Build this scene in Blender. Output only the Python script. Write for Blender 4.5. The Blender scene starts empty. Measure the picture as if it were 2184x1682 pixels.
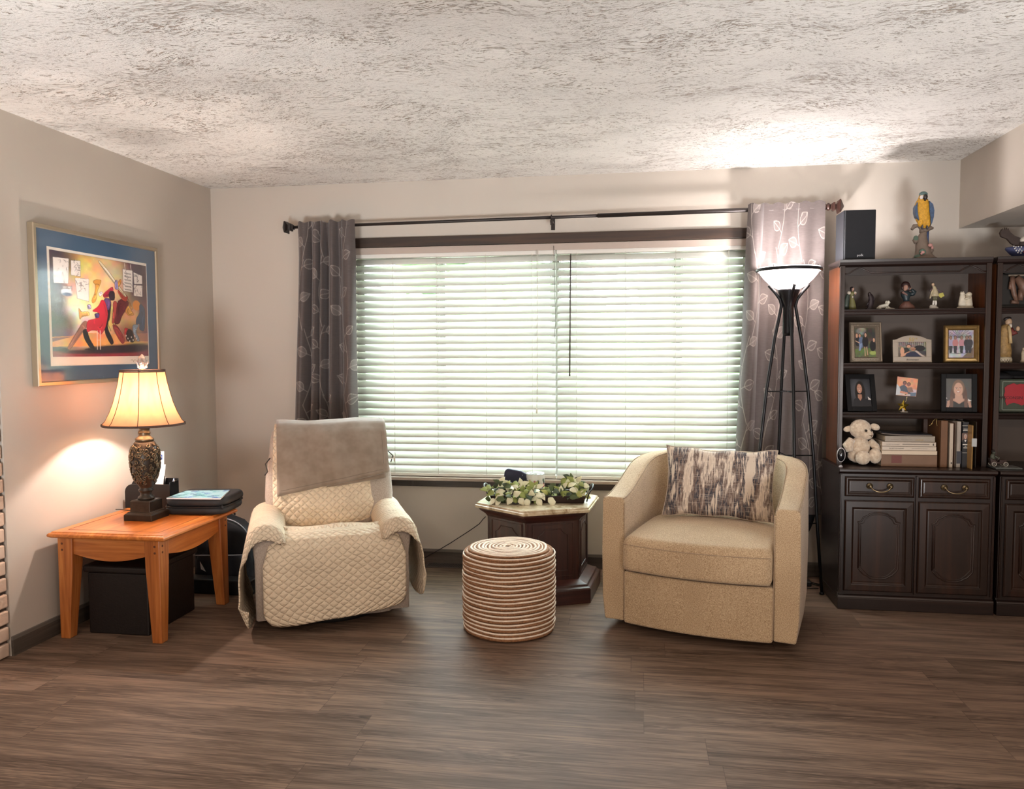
import bpy, math, random
import numpy as np
from math import sin, cos, pi, radians, sqrt, atan2
from mathutils import Vector, Matrix
random.seed(7); rng = np.random.RandomState(11)
S = bpy.context.scene; COL = S.collection

# ---------------------------------------------------------------- camera, world, light, exposure
CAM = Vector((2.7715, -4.8829, 1.3641)); YAW, PITCH, ROLL, FPX = .1547, -.0554, -.0044, 1674.4
_f = Vector((-sin(YAW)*cos(PITCH), cos(YAW)*cos(PITCH), sin(PITCH)))
_r0 = Vector((cos(YAW), sin(YAW), 0)); _u0 = _r0.cross(_f)
_r = cos(ROLL)*_r0+sin(ROLL)*_u0; _u = -sin(ROLL)*_r0+cos(ROLL)*_u0
cd = bpy.data.cameras.new('camera'); cam = bpy.data.objects.new('camera', cd); COL.objects.link(cam)
cam.matrix_world = Matrix(((_r.x, _u.x, -_f.x, CAM.x), (_r.y, _u.y, -_f.y, CAM.y), (_r.z, _u.z, -_f.z, CAM.z), (0, 0, 0, 1)))
cd.sensor_width = 36; cd.lens = FPX/2184*36; cd.clip_start = .05; cd.clip_end = 100
S.camera = cam
S.view_settings.view_transform = 'Standard'; S.view_settings.look = 'None'
S.view_settings.gamma = 1; S.view_settings.exposure = 0.55; S.view_settings.use_curve_mapping = False

def lin(c):
    if isinstance(c, str): c = [int(c[i:i+2], 16)/255 for i in (0, 2, 4)]
    return tuple(x/12.92 if x <= .04045 else ((x+.055)/1.055)**2.4 for x in c[:3])
w = bpy.data.worlds.new('world'); S.world = w; w.use_nodes = True
bg = w.node_tree.nodes['Background']; bg.inputs[0].default_value = (.86, .95, 1, 1); bg.inputs[1].default_value = 17.0

def light(name, kind, loc, power, color, **k):
    l = bpy.data.lights.new(name, kind); l.energy = power; l.color = color
    for a, b in k.items():
        if a != 'rot': setattr(l, a, b)
    o = bpy.data.objects.new(name, l); o.location = loc; o.rotation_euler = k.get('rot', (0, 0, 0)); COL.objects.link(o); return o
# ceiling lights of the part of the room behind the camera, shining down
for i, (x, y) in enumerate(((1.5, -5.6), (4.2, -5.6), (2.8, -7.0))):
    light('ceiling_lamp_light', 'AREA', (x, y, 2.36), 34, (1, .80, .64), shape='DISK', size=.4)
for x, y in ((.7, -5.9), (5.2, -5.8)):  # added fill points out of view, lifting the ceiling and front faces
    light('rear_fill_light', 'POINT', (x, y, 1.0), 40, (1, .92, .86), shadow_soft_size=.28)
# unseen fill spots, added behind the camera to brighten the ceiling
for x, y, tx, ty, pw in ((1.3, -4.8, .35, -1.6, 270), (4.1, -4.8, 3.6, -1.3, 320)):
    d = Vector((tx-x, ty-y, 2.1)); o = light('ceiling_fill_spot', 'SPOT', (x, y, .34), pw, (.97, .98, 1), spot_size=radians(70), spot_blend=.85, shadow_soft_size=.4); o.rotation_euler = d.to_track_quat('-Z', 'Y').to_euler()
light('torchiere_light', 'POINT', (3.605, -.375, 1.765), 22, (1, .93, .92), shadow_soft_size=.035)
light('table_lamp_light', 'POINT', (.315, -1.25, 1.13), 20, (1, .86, .78), shadow_soft_size=.022)

def ray(px, py): return _f+(px-1092)/FPX*_r-(py-841)/FPX*_u
def at(px, py, Y):
    d = ray(px, py); t = (Y-CAM.y)/d.y; return CAM+t*d
def atx(px, py, X):
    d = ray(px, py); t = (X-CAM.x)/d.x; return CAM+t*d
def atz(px, py, Z):
    d = ray(px, py); t = (Z-CAM.z)/d.z; return CAM+t*d

# ---------------------------------------------------------------- materials
def newmat(name):
    m = bpy.data.materials.new(name); m.use_nodes = True; nt = m.node_tree
    return m, nt, nt.nodes['Principled BSDF']
def N(nt, typ, ins=None, **props):
    n = nt.nodes.new(typ)
    for k, v in props.items(): setattr(n, k, v)
    for k, v in (ins or {}).items():
        if hasattr(v, 'bl_idname') or isinstance(v, bpy.types.NodeSocket): nt.links.new(v, n.inputs[k])
        else: n.inputs[k].default_value = v
    return n
def mth(nt, op, a, b=0.0, c=None):
    ins = {0: a, 1: b}
    if c is not None: ins[2] = c
    return N(nt, 'ShaderNodeMath', ins, operation=op).outputs[0]
def ramp(nt, fac, stops, interp='LINEAR'):
    n = nt.nodes.new('ShaderNodeValToRGB'); nt.links.new(fac, n.inputs[0]); cr = n.color_ramp; cr.interpolation = interp
    while len(cr.elements) < len(stops): cr.elements.new(.5)
    for e, (p, c) in zip(cr.elements, stops): e.position = p; e.color = (*c, 1)
    return n.outputs[0]
def objco(nt): return N(nt, 'ShaderNodeTexCoord').outputs['Object']
def scaled(nt, v, s): return N(nt, 'ShaderNodeMapping', {'Vector': v, 'Scale': s}).outputs[0]
def noise(nt, v, scale, detail=3, rough=.55, dist=0): return N(nt, 'ShaderNodeTexNoise', {'Vector': v, 'Scale': scale, 'Detail': detail, 'Roughness': rough, 'Distortion': dist}).outputs['Fac']
def bump(nt, b, h, strength, dist=.01):
    n = N(nt, 'ShaderNodeBump', {'Height': h, 'Strength': strength, 'Distance': dist}); nt.links.new(n.outputs[0], b.inputs['Normal']); return n
_cache = {}
def plain(hexc, rough=.5, metal=0, bscale=0, bstr=0, var=0, vscale=8, bd=.002, spec=.5, sheen=0):
    key = (hexc, rough, metal, bscale, bstr, var, vscale, bd, spec, sheen)
    if key in _cache: return _cache[key]
    m, nt, b = newmat('mat_'+str(len(_cache))); c = lin(hexc)
    b.inputs['Base Color'].default_value = (*c, 1); b.inputs['Roughness'].default_value = rough; b.inputs['Metallic'].default_value = metal
    b.inputs['Specular IOR Level'].default_value = spec
    if sheen: b.inputs['Sheen Weight'].default_value = sheen; b.inputs['Sheen Roughness'].default_value = .4
    co = objco(nt)
    if var:
        f = noise(nt, co, vscale, 3)
        r = ramp(nt, f, [(.3, tuple(x*(1-var) for x in c)), (.7, tuple(min(1, x*(1+var)) for x in c))]); nt.links.new(r, b.inputs['Base Color'])
    if bstr: bump(nt, b, noise(nt, co, bscale, 2), bstr, bd)
    _cache[key] = m; return m
def wood(name, c1, c2, c3, rough=.4, axis=0, s=1.0, coat=0):
    """fine straight grain running along the given axis of the object"""
    m, nt, b = newmat(name); co = objco(nt); sc = [28*s]*3; sc[axis] = 1.6*s
    v = scaled(nt, co, sc); f = noise(nt, v, 1.0, 6, .62, .6); sc2 = [110*s]*3; sc2[axis] = 4*s
    g = noise(nt, scaled(nt, co, sc2), 1.0, 3, .6)
    mix = mth(nt, 'ADD', mth(nt, 'MULTIPLY', f, .7), mth(nt, 'MULTIPLY', g, .3))
    nt.links.new(ramp(nt, mix, [(.34, lin(c1)), (.5, lin(c2)), (.66, lin(c3))]), b.inputs['Base Color'])
    b.inputs['Roughness'].default_value = rough; b.inputs['Coat Weight'].default_value = coat; b.inputs['Coat Roughness'].default_value = .15
    bump(nt, b, mix, .08, .002); return m
def attrmat(name, rough=.6, bscale=0, bstr=0, coat=0, spec=.5, bd=.001):
    m, nt, b = newmat(name); a = N(nt, 'ShaderNodeAttribute', attribute_name='paint'); nt.links.new(a.outputs['Color'], b.inputs['Base Color'])
    b.inputs['Roughness'].default_value = rough; b.inputs['Coat Weight'].default_value = coat; b.inputs['Specular IOR Level'].default_value = spec
    if bstr: bump(nt, b, noise(nt, objco(nt), bscale, 2), bstr, bd)
    return m

def wall_mat(c):
    m, nt, b = newmat('wall_paint'); co = objco(nt); f = noise(nt, co, 1.2, 2)
    c = lin(c); nt.links.new(ramp(nt, f, [(.3, tuple(x*.97 for x in c)), (.7, tuple(x*1.03 for x in c))]), b.inputs['Base Color'])
    b.inputs['Roughness'].default_value = .62; bump(nt, b, noise(nt, co, 160, 3), .12, .002); return m
M_wall = wall_mat('c0b7ac')

def ceiling_mat():
    m, nt, b = newmat('swirled_plaster'); co = objco(nt)
    d = N(nt, 'ShaderNodeTexNoise', {'Vector': co, 'Scale': 1.7, 'Detail': 2.0}).outputs['Color']
    d = N(nt, 'ShaderNodeVectorMath', {0: d, 1: (.5, .5, .5)}, operation='SUBTRACT').outputs[0]
    d = N(nt, 'ShaderNodeVectorMath', {0: d, 'Scale': .42}, operation='SCALE').outputs[0]
    v = N(nt, 'ShaderNodeVectorMath', {0: co, 1: d}, operation='ADD').outputs[0]
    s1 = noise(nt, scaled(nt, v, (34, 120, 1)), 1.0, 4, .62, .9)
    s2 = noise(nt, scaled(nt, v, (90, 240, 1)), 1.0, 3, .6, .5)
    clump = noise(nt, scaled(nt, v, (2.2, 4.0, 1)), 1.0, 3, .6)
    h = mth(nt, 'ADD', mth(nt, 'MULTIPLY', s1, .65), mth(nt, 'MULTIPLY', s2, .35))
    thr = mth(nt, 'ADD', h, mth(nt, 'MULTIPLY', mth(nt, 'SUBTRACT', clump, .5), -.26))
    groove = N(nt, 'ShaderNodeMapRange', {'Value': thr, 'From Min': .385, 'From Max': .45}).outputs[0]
    nt.links.new(ramp(nt, groove, [(0, lin('b5a495')), (1, lin('f3efe9'))]), b.inputs['Base Color'])  # browner grooves paint in the shade of the plaster relief
    b.inputs['Roughness'].default_value = .8
    hh = mth(nt, 'ADD', mth(nt, 'MULTIPLY', groove, .7), mth(nt, 'MULTIPLY', h, .9)); bump(nt, b, hh, .9, .014); return m

def floor_mat():
    m, nt, b = newmat('vinyl_planks'); co = objco(nt)
    sp = N(nt, 'ShaderNodeSeparateXYZ', {0: co}); x, y = sp.outputs[0], sp.outputs[1]
    yr = mth(nt, 'DIVIDE', mth(nt, 'ADD', y, 2.48+18), .18); row = mth(nt, 'FLOOR', yr); fy = mth(nt, 'FRACT', yr)
    rn = N(nt, 'ShaderNodeTexWhiteNoise', {'W': row}, noise_dimensions='1D').outputs[0]
    xr = mth(nt, 'ADD', mth(nt, 'DIVIDE', x, 1.22), mth(nt, 'MULTIPLY', rn, 7.3)); cel = mth(nt, 'FLOOR', xr); fx = mth(nt, 'FRACT', xr)
    pid = mth(nt, 'ADD', mth(nt, 'MULTIPLY', row, 17.13), cel)
    pn = N(nt, 'ShaderNodeTexWhiteNoise', {'W': pid}, noise_dimensions='1D').outputs[0]
    off = N(nt, 'ShaderNodeCombineXYZ', {0: mth(nt, 'MULTIPLY', pn, 13.0), 1: mth(nt, 'MULTIPLY', pn, 31.0), 2: pn}).outputs[0]
    v = N(nt, 'ShaderNodeVectorMath', {0: co, 1: off}, operation='ADD').outputs[0]
    g1 = noise(nt, scaled(nt, v, (1.6, 17, 1)), 1.0, 4, .55, 1.3)
    rings = mth(nt, 'MULTIPLY_ADD', mth(nt, 'SINE', mth(nt, 'MULTIPLY', g1, 62.0)), .5, .5)
    big = noise(nt, scaled(nt, v, (1.1, 7, 1)), 1.0, 2, .5)
    rings = mth(nt, 'MULTIPLY', rings, N(nt, 'ShaderNodeMapRange', {'Value': big, 'From Min': .45, 'From Max': .65}).outputs[0])
    g2 = noise(nt, scaled(nt, v, (5, 160, 1)), 1.0, 4, .65)
    t = mth(nt, 'ADD', mth(nt, 'MULTIPLY', g1, .45), mth(nt, 'MULTIPLY', g2, .55))
    t = mth(nt, 'SUBTRACT', t, mth(nt, 'MULTIPLY', rings, .10))
    t = mth(nt, 'ADD', t, mth(nt, 'MULTIPLY', mth(nt, 'SUBTRACT', pn, .5), .07))
    c = ramp(nt, t, [(.30, lin('403229')), (.45, lin('645245')), (.60, lin('866f5f'))])
    seam = mth(nt, 'MAXIMUM', mth(nt, 'LESS_THAN', fy, .012), mth(nt, 'LESS_THAN', fx, .0022))
    mix = N(nt, 'ShaderNodeMix', {0: mth(nt, 'MULTIPLY', seam, .45), 6: c, 7: (*lin('3c312b'), 1)}, data_type='RGBA')
    nt.links.new(mix.outputs[2], b.inputs['Base Color'])
    rg = N(nt, 'ShaderNodeMapRange', {'Value': g2, 'To Min': .46, 'To Max': .62}).outputs[0]; nt.links.new(rg, b.inputs['Roughness']); b.inputs['Specular IOR Level'].default_value = .13
    bump(nt, b, mth(nt, 'SUBTRACT', g2, mth(nt, 'MULTIPLY', seam, 1.0)), .14, .002); return m

def fabric(name, c1, c2, scale=260, strength=.5, vert=False, sheen=.2):
    m, nt, b = newmat(name); co = objco(nt)
    v = scaled(nt, co, (1, 1, .22)) if vert else co
    f = noise(nt, v, scale, 2, .6); g = noise(nt, co, 3.0, 2)
    t = mth(nt, 'ADD', mth(nt, 'MULTIPLY', f, .8), mth(nt, 'MULTIPLY', g, .2))
    nt.links.new(ramp(nt, t, [(.38, lin(c1)), (.62, lin(c2))]), b.inputs['Base Color'])
    b.inputs['Roughness'].default_value = .9; b.inputs['Specular IOR Level'].default_value = .2
    b.inputs['Sheen Weight'].default_value = sheen; bump(nt, b, f, strength, .004); return m
def quilt_mat(name, c, sp=.041):
    m, nt, b = newmat(name); uv = N(nt, 'ShaderNodeTexCoord').outputs['UV']; s = N(nt, 'ShaderNodeSeparateXYZ', {0: uv}); u, v = s.outputs[0], s.outputs[1]
    wob = mth(nt, 'MULTIPLY', mth(nt, 'SUBTRACT', noise(nt, uv, 11, 2), .5), .035)
    a = mth(nt, 'ABSOLUTE', mth(nt, 'SINE', mth(nt, 'MULTIPLY', mth(nt, 'ADD', mth(nt, 'ADD', u, v), wob), pi/sp)))
    d = mth(nt, 'ABSOLUTE', mth(nt, 'SINE', mth(nt, 'MULTIPLY', mth(nt, 'SUBTRACT', mth(nt, 'SUBTRACT', u, v), wob), pi/sp)))
    h = mth(nt, 'POWER', mth(nt, 'MULTIPLY', a, d), .4)
    wr = noise(nt, scaled(nt, uv, (1, 1.6, 1)), 55, 3, .6, .8); h = mth(nt, 'ADD', h, mth(nt, 'MULTIPLY', wr, .5))
    n = noise(nt, uv, 6, 3); c = lin(c)
    nt.links.new(ramp(nt, n, [(.3, tuple(x*.93 for x in c)), (.7, tuple(min(1, x*1.05) for x in c))]), b.inputs['Base Color'])
    b.inputs['Roughness'].default_value = .85; b.inputs['Specular IOR Level'].default_value = .2; bump(nt, b, h, .85, .008); return m
def glass_mat(name, tint=(1, 1, 1), gloss=.06, rough=.02, fk=.5):
    m, nt, b = newmat(name); nt.nodes.remove(b); out = nt.nodes['Material Output']
    tr = N(nt, 'ShaderNodeBsdfTransparent', {'Color': (*tint, 1)}); gl = N(nt, 'ShaderNodeBsdfGlossy', {'Color': (1, 1, 1, 1), 'Roughness': rough})
    fr = N(nt, 'ShaderNodeLayerWeight', {'Blend': .25}).outputs['Fresnel']
    f = mth(nt, 'ADD', mth(nt, 'MULTIPLY', fr, fk), gloss)
    mx = N(nt, 'ShaderNodeMixShader', {0: f, 1: tr.outputs[0], 2: gl.outputs[0]}); nt.links.new(mx.outputs[0], out.inputs[0]); return m
def translucent_mat(name, c, fac=.6, scale=(0, 0, 0), dcol=None):
    m, nt, b = newmat(name); out = nt.nodes['Material Output']; c = lin(c)
    b.inputs['Base Color'].default_value = (*(lin(dcol) if dcol else c), 1); b.inputs['Roughness'].default_value = .6
    t = N(nt, 'ShaderNodeBsdfTranslucent', {'Color': (*c, 1)})
    if scale[0]:
        f = noise(nt, scaled(nt, objco(nt), scale), 1, 3, .6); nt.links.new(ramp(nt, f, [(.3, tuple(x*.72 for x in c)), (.7, c)]), t.inputs['Color'])
    mx = N(nt, 'ShaderNodeMixShader', {0: fac, 1: b.outputs[0], 2: t.outputs[0]}); nt.links.new(mx.outputs[0], out.inputs[0]); return m

# ---------------------------------------------------------------- mesh builder
def shp(n): return lambda t: (abs(cos(t))**n*(1 if cos(t) >= 0 else -1), abs(sin(t))**n*(1 if sin(t) >= 0 else -1))
class MB:
    def __init__(s, off=(0, 0, 0)): s.v = []; s.f = []; s.m = []; s.sm = []; s.uv = {}; s.T = Matrix.Translation(off); s.col = {}
    def av(s, p): s.v.append(tuple(s.T @ Vector(p))); return len(s.v)-1
    def af(s, idx, m=0, sm=False): s.f.append(tuple(idx)); s.m.append(m); s.sm.append(sm)
    def box(s, x0, x1, y0, y1, z0, z1, m=0):
        i = [s.av((x, y, z)) for x in (x0, x1) for y in (y0, y1) for z in (z0, z1)]
        for q in ((0, 1, 3, 2), (4, 6, 7, 5), (0, 4, 5, 1), (2, 3, 7, 6), (0, 2, 6, 4), (1, 5, 7, 3)): s.af([i[k] for k in q], m)
        return s
    def hexa(s, pts, m=0):
        """8 points: bottom ring then top ring"""
        i = [s.av(p) for p in pts]; s.af([i[3], i[2], i[1], i[0]], m); s.af(i[4:], m)
        for k in range(4): s.af([i[k], i[(k+1) % 4], i[4+(k+1) % 4], i[4+k]], m)
        return s
    def loft(s, rings, m=0, sm=True, cap=True, closed=True):
        n = len(rings[0]); ids = [[s.av(p) for p in r] for r in rings]
        for a, b in zip(ids, ids[1:]):
            for k in range(n if closed else n-1): s.af((a[k], a[(k+1) % n], b[(k+1) % n], b[k]), m, sm)
        if cap: s.af(ids[0][::-1], m, False); s.af(ids[-1], m, False)
        return s
    def lathe(s, prof, c=(0, 0, 0), n=32, m=0, sm=True, cap=True, sx=1, sy=1, rot=0):
        c = Vector(c); return s.loft([[c+Vector((r*sx*cos(2*pi*k/n+rot), r*sy*sin(2*pi*k/n+rot), z)) for k in range(n)] for r, z in prof], m, sm, cap)
    def tube(s, pts, r, n=8, m=0, cap=True, flat=1):
        pts = [Vector(p) for p in pts]; rs = r if isinstance(r, (list, tuple)) else [r]*len(pts); rings = []; up = Vector((0, 0, 1)); prev = None
        for i, p in enumerate(pts):
            d = (pts[min(i+1, len(pts)-1)]-pts[max(i-1, 0)]); d.normalize()
            if prev is None: a = d.cross(up if abs(d.z) < .9 else Vector((1, 0, 0))); a.normalize()
            else: a = prev-d*prev.dot(d); a.normalize()
            prev = a; b = d.cross(a); rings.append([p+rs[i]*(cos(2*pi*k/n)*a+sin(2*pi*k/n)*b*flat) for k in range(n)])
        return s.loft(rings, m, True, cap)
    def ring(s, c, R, r, n=40, k=8, m=0, axis='z', sx=1, sy=1, rz=1):
        rings = []; c = Vector(c)
        for i in range(n):
            a = 2*pi*i/n; ring = []
            for j in range(k):
                b = 2*pi*j/k; q = R+r*cos(b); p = Vector((q*cos(a)*sx, q*sin(a)*sy, r*rz*sin(b)))
                if axis == 'y': p = Vector((p.x, p.z, p.y))
                if axis == 'x': p = Vector((p.z, p.x, p.y))
                ring.append(c+p)
            rings.append(ring)
        ids = [[s.av(p) for p in r_] for r_ in rings]
        for i in range(n):
            a, b = ids[i], ids[(i+1) % n]
            for j in range(k): s.af((a[j], b[j], b[(j+1) % k], a[(j+1) % k]), m, True)
        return s
    def ell(s, c, r, n=16, m=0, e=1.0, rot=None, k=None):
        """(super)ellipsoid"""
        c = Vector(c); k = k or n//2; R = rot.to_matrix() if rot else Matrix.Identity(3); f = shp(e); rings = []
        if not isinstance(r, (tuple, list)): r = (r, r, r)
        for j in range(k+1):
            cz, sz = f(-pi/2+pi*j/k); cz = max(cz, 1e-4); rings.append([c+R @ Vector((r[0]*cz*f(2*pi*i/n)[0], r[1]*cz*f(2*pi*i/n)[1], r[2]*sz)) for i in range(n)])
        return s.loft(rings, m, True, True)
    def prism(s, poly, a, b, axis='y', m=0, sm=False):
        """poly = [(p,q)] in the plane across axis; extruded from a to b"""
        def P(p, q, t): return {'y': (p, t, q), 'x': (t, p, q), 'z': (p, q, t)}[axis]
        A = [s.av(P(p, q, a)) for p, q in poly]; B = [s.av(P(p, q, b)) for p, q in poly]; n = len(poly)
        s.af(A, m); s.af(B[::-1], m)
        for k in range(n): s.af((A[k], B[k], B[(k+1) % n], A[(k+1) % n]), m, sm)
        return s
    def grid(s, fn, nu, nv, m=0, sm=True, uvs=None, cols=None):
        ids = [[s.av(fn(i/nu, j/nv)) for j in range(nv+1)] for i in range(nu+1)]
        for i in range(nu):
            for j in range(nv):
                s.af((ids[i][j], ids[i+1][j], ids[i+1][j+1], ids[i][j+1]), m, sm)
        if uvs:
            for i in range(nu+1):
                for j in range(nv+1): s.uv[ids[i][j]] = uvs(i/nu, j/nv)
        if cols is not None:
            for i in range(nu+1):
                for j in range(nv+1): s.col[ids[i][j]] = cols[i][j]
        return s
    def slab(s, outline, z0, z1, r, dome=0, m=0, k=5, rb=None):
        """rounded-edge slab from a plan outline"""
        cx = sum(p[0] for p in outline)/len(outline); cy = sum(p[1] for p in outline)/len(outline); R = max(sqrt((p[0]-cx)**2+(p[1]-cy)**2) for p in outline)
        rb = r if rb is None else rb; rings = []
        def ring(ins, z):
            q = 1-ins/R; return [(cx+(p[0]-cx)*q, cy+(p[1]-cy)*q, z) for p in outline]
        for i in range(k+1): a = pi/2*i/k; rings.append(ring(rb*(1-sin(a)), z0+rb*(1-cos(a))))
        for i in range(k+1): a = pi/2*i/k; rings.append(ring(r*(1-cos(a)), z1-r+r*sin(a)))
        steps = 8; h0 = z1
        for i in range(1, steps):
            t = i/steps; rings.append(ring(r+(R-r)*t*.98, h0+dome*(1-(1-t)**2)))
        return s.loft(rings, m, True, True)
    def text(s, body, size, mat4, m=0, ext=.0004, ax='CENTER', shear=0, spacing=1):
        cu = bpy.data.curves.new('t', 'FONT'); cu.body = body; cu.size = size; cu.extrude = ext; cu.align_x = ax; cu.align_y = 'CENTER'; cu.resolution_u = 2; cu.shear = shear; cu.space_character = spacing
        o = bpy.data.objects.new('t', cu); COL.objects.link(o); bpy.context.view_layer.update()
        me = bpy.data.meshes.new_from_object(o.evaluated_get(bpy.context.evaluated_depsgraph_get()))
        b0 = len(s.v)
        for v in me.vertices: s.av(mat4 @ v.co)
        for p in me.polygons: s.af([b0+i for i in p.vertices], m)
        bpy.data.objects.remove(o); bpy.data.meshes.remove(me); bpy.data.curves.remove(cu); return s
# text planes: X right, Y up, facing the viewer
def facing_front(p, yaw=0, lean=0, roll=0):      # normal -y
    return Matrix.Translation(p) @ Matrix.Rotation(yaw, 4, 'Z') @ Matrix.Rotation(pi/2-lean, 4, 'X') @ Matrix.Rotation(roll, 4, 'Z')

def thing(name, label, cat, loc=(0, 0, 0), rz=0, group=None):
    o = bpy.data.objects.new(name, None); o.empty_display_size = .05; COL.objects.link(o); o.location = loc; o.rotation_euler = (0, 0, rz)
    o['label'] = label; o['category'] = cat
    if group: o['group'] = group
    return o
def tmat(o):
    m = Matrix.Translation(o.location) @ o.rotation_euler.to_matrix().to_4x4(); return tmat(o.parent) @ m if o.parent else m
def part(name, mb, mats, parent=None, W=False, bevel=0, sub=0, solid=0, smooth=None, label=None, segs=2, disp=None):
    me = bpy.data.meshes.new(name); vs = mb.v
    if W and parent is not None:
        inv = tmat(parent).inverted(); vs = [tuple(inv @ Vector(p)) for p in vs]
    me.from_pydata(vs, [], mb.f)
    if not isinstance(mats, (list, tuple)): mats = [mats]
    for x in mats: me.materials.append(x)
    me.polygons.foreach_set('material_index', mb.m); me.polygons.foreach_set('use_smooth', mb.sm if smooth is None else [smooth]*len(mb.f))
    if mb.uv:
        ul = me.uv_layers.new(name='UVMap'); vi = np.zeros(len(me.loops), int); me.loops.foreach_get('vertex_index', vi)
        arr = np.array([mb.uv.get(i, (0, 0)) for i in range(len(mb.v))]); ul.data.foreach_set('uv', arr[vi].astype(np.float32).ravel())
    if mb.col:
        ca = me.color_attributes.new('paint', 'FLOAT_COLOR', 'POINT'); arr = np.ones((len(mb.v), 4), np.float32)*.5
        for i, c in mb.col.items(): arr[i, :3] = c
        arr[:, 3] = 1; ca.data.foreach_set('color', arr.ravel())
    me.validate(); me.update()
    o = bpy.data.objects.new(name, me); COL.objects.link(o)
    if parent: o.parent = parent
    if solid: md = o.modifiers.new('s', 'SOLIDIFY'); md.thickness = solid; md.offset = 0
    if bevel:
        md = o.modifiers.new('b', 'BEVEL'); md.width = bevel; md.segments = segs; md.limit_method = 'ANGLE'; md.angle_limit = radians(35)
    if sub: md = o.modifiers.new('u', 'SUBSURF'); md.levels = sub; md.render_levels = sub
    if disp:
        tx = bpy.data.textures.new('n', 'CLOUDS'); tx.noise_scale = disp[0]; md = o.modifiers.new('d', 'DISPLACE'); md.texture = tx; md.strength = disp[1]; md.mid_level = .5
    if label: o['label'] = label
    return o
def tag(o, label, cat, group=None):
    o['label'] = label; o['category'] = cat
    if group: o['group'] = group
    return o
def struct(name, mb, mats, parent=None, **k):
    o = part(name, mb, mats, parent, **k)
    if parent is None: o['kind'] = 'structure'
    return o
def shift(o, loc):
    """put a one-mesh thing's origin at loc (mesh was authored in world space)"""
    me = o.data; me.transform(Matrix.Translation(-Vector(loc))); o.location = loc; return o
def solo(name, mb, mats, label, cat, loc=None, group=None, **k):
    o = part(name, mb, mats, None, **k); tag(o, label, cat, group)
    if loc is not None: shift(o, loc)
    return o
def copytree(o, parent=None):
    c = o.copy(); COL.objects.link(c); c.parent = parent
    for ch in list(o.children): copytree(ch, c)
    return c

class Canvas:
    """a little raster for printed pictures; u right 0..1, v down 0..1"""
    def __init__(s, nx, ny, bg, asp):
        s.nx, s.ny, s.asp = nx, ny, asp; u = np.linspace(0, 1, nx+1); v = np.linspace(0, 1, ny+1); s.U, s.V = np.meshgrid(u, v, indexing='ij')
        s.a = np.ones((nx+1, ny+1, 3))*np.array(lin(bg))
    def put(s, mask, c, al=1.0): mk = np.clip(mask, 0, 1)[..., None]*al; s.a = s.a*(1-mk)+np.array(lin(c))*mk; return s
    def ell(s, cx, cy, rx, ry, c, soft=.08, rot=0, al=1.0):
        du = (s.U-cx); dv = (s.V-cy)/s.asp; ry = ry/s.asp; x = du*cos(rot)+dv*sin(rot); y = -du*sin(rot)+dv*cos(rot)
        d = np.sqrt((x/rx)**2+(y/ry)**2); return s.put((1-d)/soft+.5, c, al)
    def poly(s, pts, c, al=1.0):
        inside = np.zeros(s.U.shape, bool); n = len(pts)
        for i in range(n):
            x1, y1 = pts[i]; x2, y2 = pts[(i+1) % n]
            if y1 == y2: continue
            cnd = ((y1 > s.V) != (y2 > s.V)) & (s.U < (x2-x1)*(s.V-y1)/(y2-y1)+x1); inside ^= cnd
        return s.put(inside.astype(float), c, al)
    def line(s, pts, wd, c, al=1.0):
        for (x1, y1), (x2, y2) in zip(pts, pts[1:]):
            ax, ay = s.U-x1, (s.V-y1)/s.asp; bx, by = x2-x1, (y2-y1)/s.asp; L = bx*bx+by*by+1e-12; t = np.clip((ax*bx+ay*by)/L, 0, 1)
            d = np.sqrt((ax-t*bx)**2+(ay-t*by)**2); s.put((wd-d)/(wd*.6)+.4, c, al)
        return s
    def noise(s, amt, k=6, seed=1):
        r = np.random.RandomState(seed); g = r.rand(k+2, k+2, 3)-.5
        x = s.U*k; y = s.V*k; i = np.clip(x.astype(int), 0, k); j = np.clip(y.astype(int), 0, k); fx = (x-i)[..., None]; fy = (y-j)[..., None]
        fx = fx*fx*(3-2*fx); fy = fy*fy*(3-2*fy)
        nz = (g[i, j]*(1-fx)+g[i+1, j]*fx)*(1-fy)+(g[i, j+1]*(1-fx)+g[i+1, j+1]*fx)*fy
        s.a = np.clip(s.a*(1+nz*2*amt), 0, 1); return s
    def mesh(s, mb, fn):
        """fn(u,v) gives the point"""
        b0 = len(mb.v)
        for i in range(s.nx+1):
            for j in range(s.ny+1): k = mb.av(fn(i/s.nx, j/s.ny)); mb.col[k] = s.a[i, j]
        w_ = s.ny+1
        for i in range(s.nx):
            for j in range(s.ny): a = b0+i*w_+j; mb.af((a, a+1, a+w_+1, a+w_), 0, False)
        return mb
M_photo = attrmat('photo_print', .35, coat=.3)
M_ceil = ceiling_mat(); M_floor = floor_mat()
# ================================================================ THE ROOM
HC = 2.44; RX = 6.6; RY = -8.6
b = MB().box(-1.4, RX, RY, .3, -.1, 0); struct('floor', b, M_floor)
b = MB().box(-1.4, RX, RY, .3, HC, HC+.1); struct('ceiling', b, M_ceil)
WX0, WX1, WZ0, WZ1 = .97, 3.47, .556, 2.03
b = MB(); b.box(-.12, WX0, 0, .14, 0, HC); b.box(WX1, RX, 0, .14, 0, HC); b.box(WX0, WX1, 0, .14, 0, WZ0-.02); b.box(WX0, WX1, 0, .14, WZ1, HC)
struct('wall_back', b, M_wall)
BY = -1.80
struct('wall_left', MB().box(-.12, 0, BY, .14, 0, HC), M_wall)
struct('wall_right', MB().box(RX, RX+.1, RY, .3, 0, HC), M_wall)
struct('wall_rear', MB().box(-1.4, RX, RY-.1, RY, 0, HC), M_wall)
struct('wall_far_left', MB().box(-1.5, -1.4, RY, BY-.3, 0, HC), M_wall)
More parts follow.
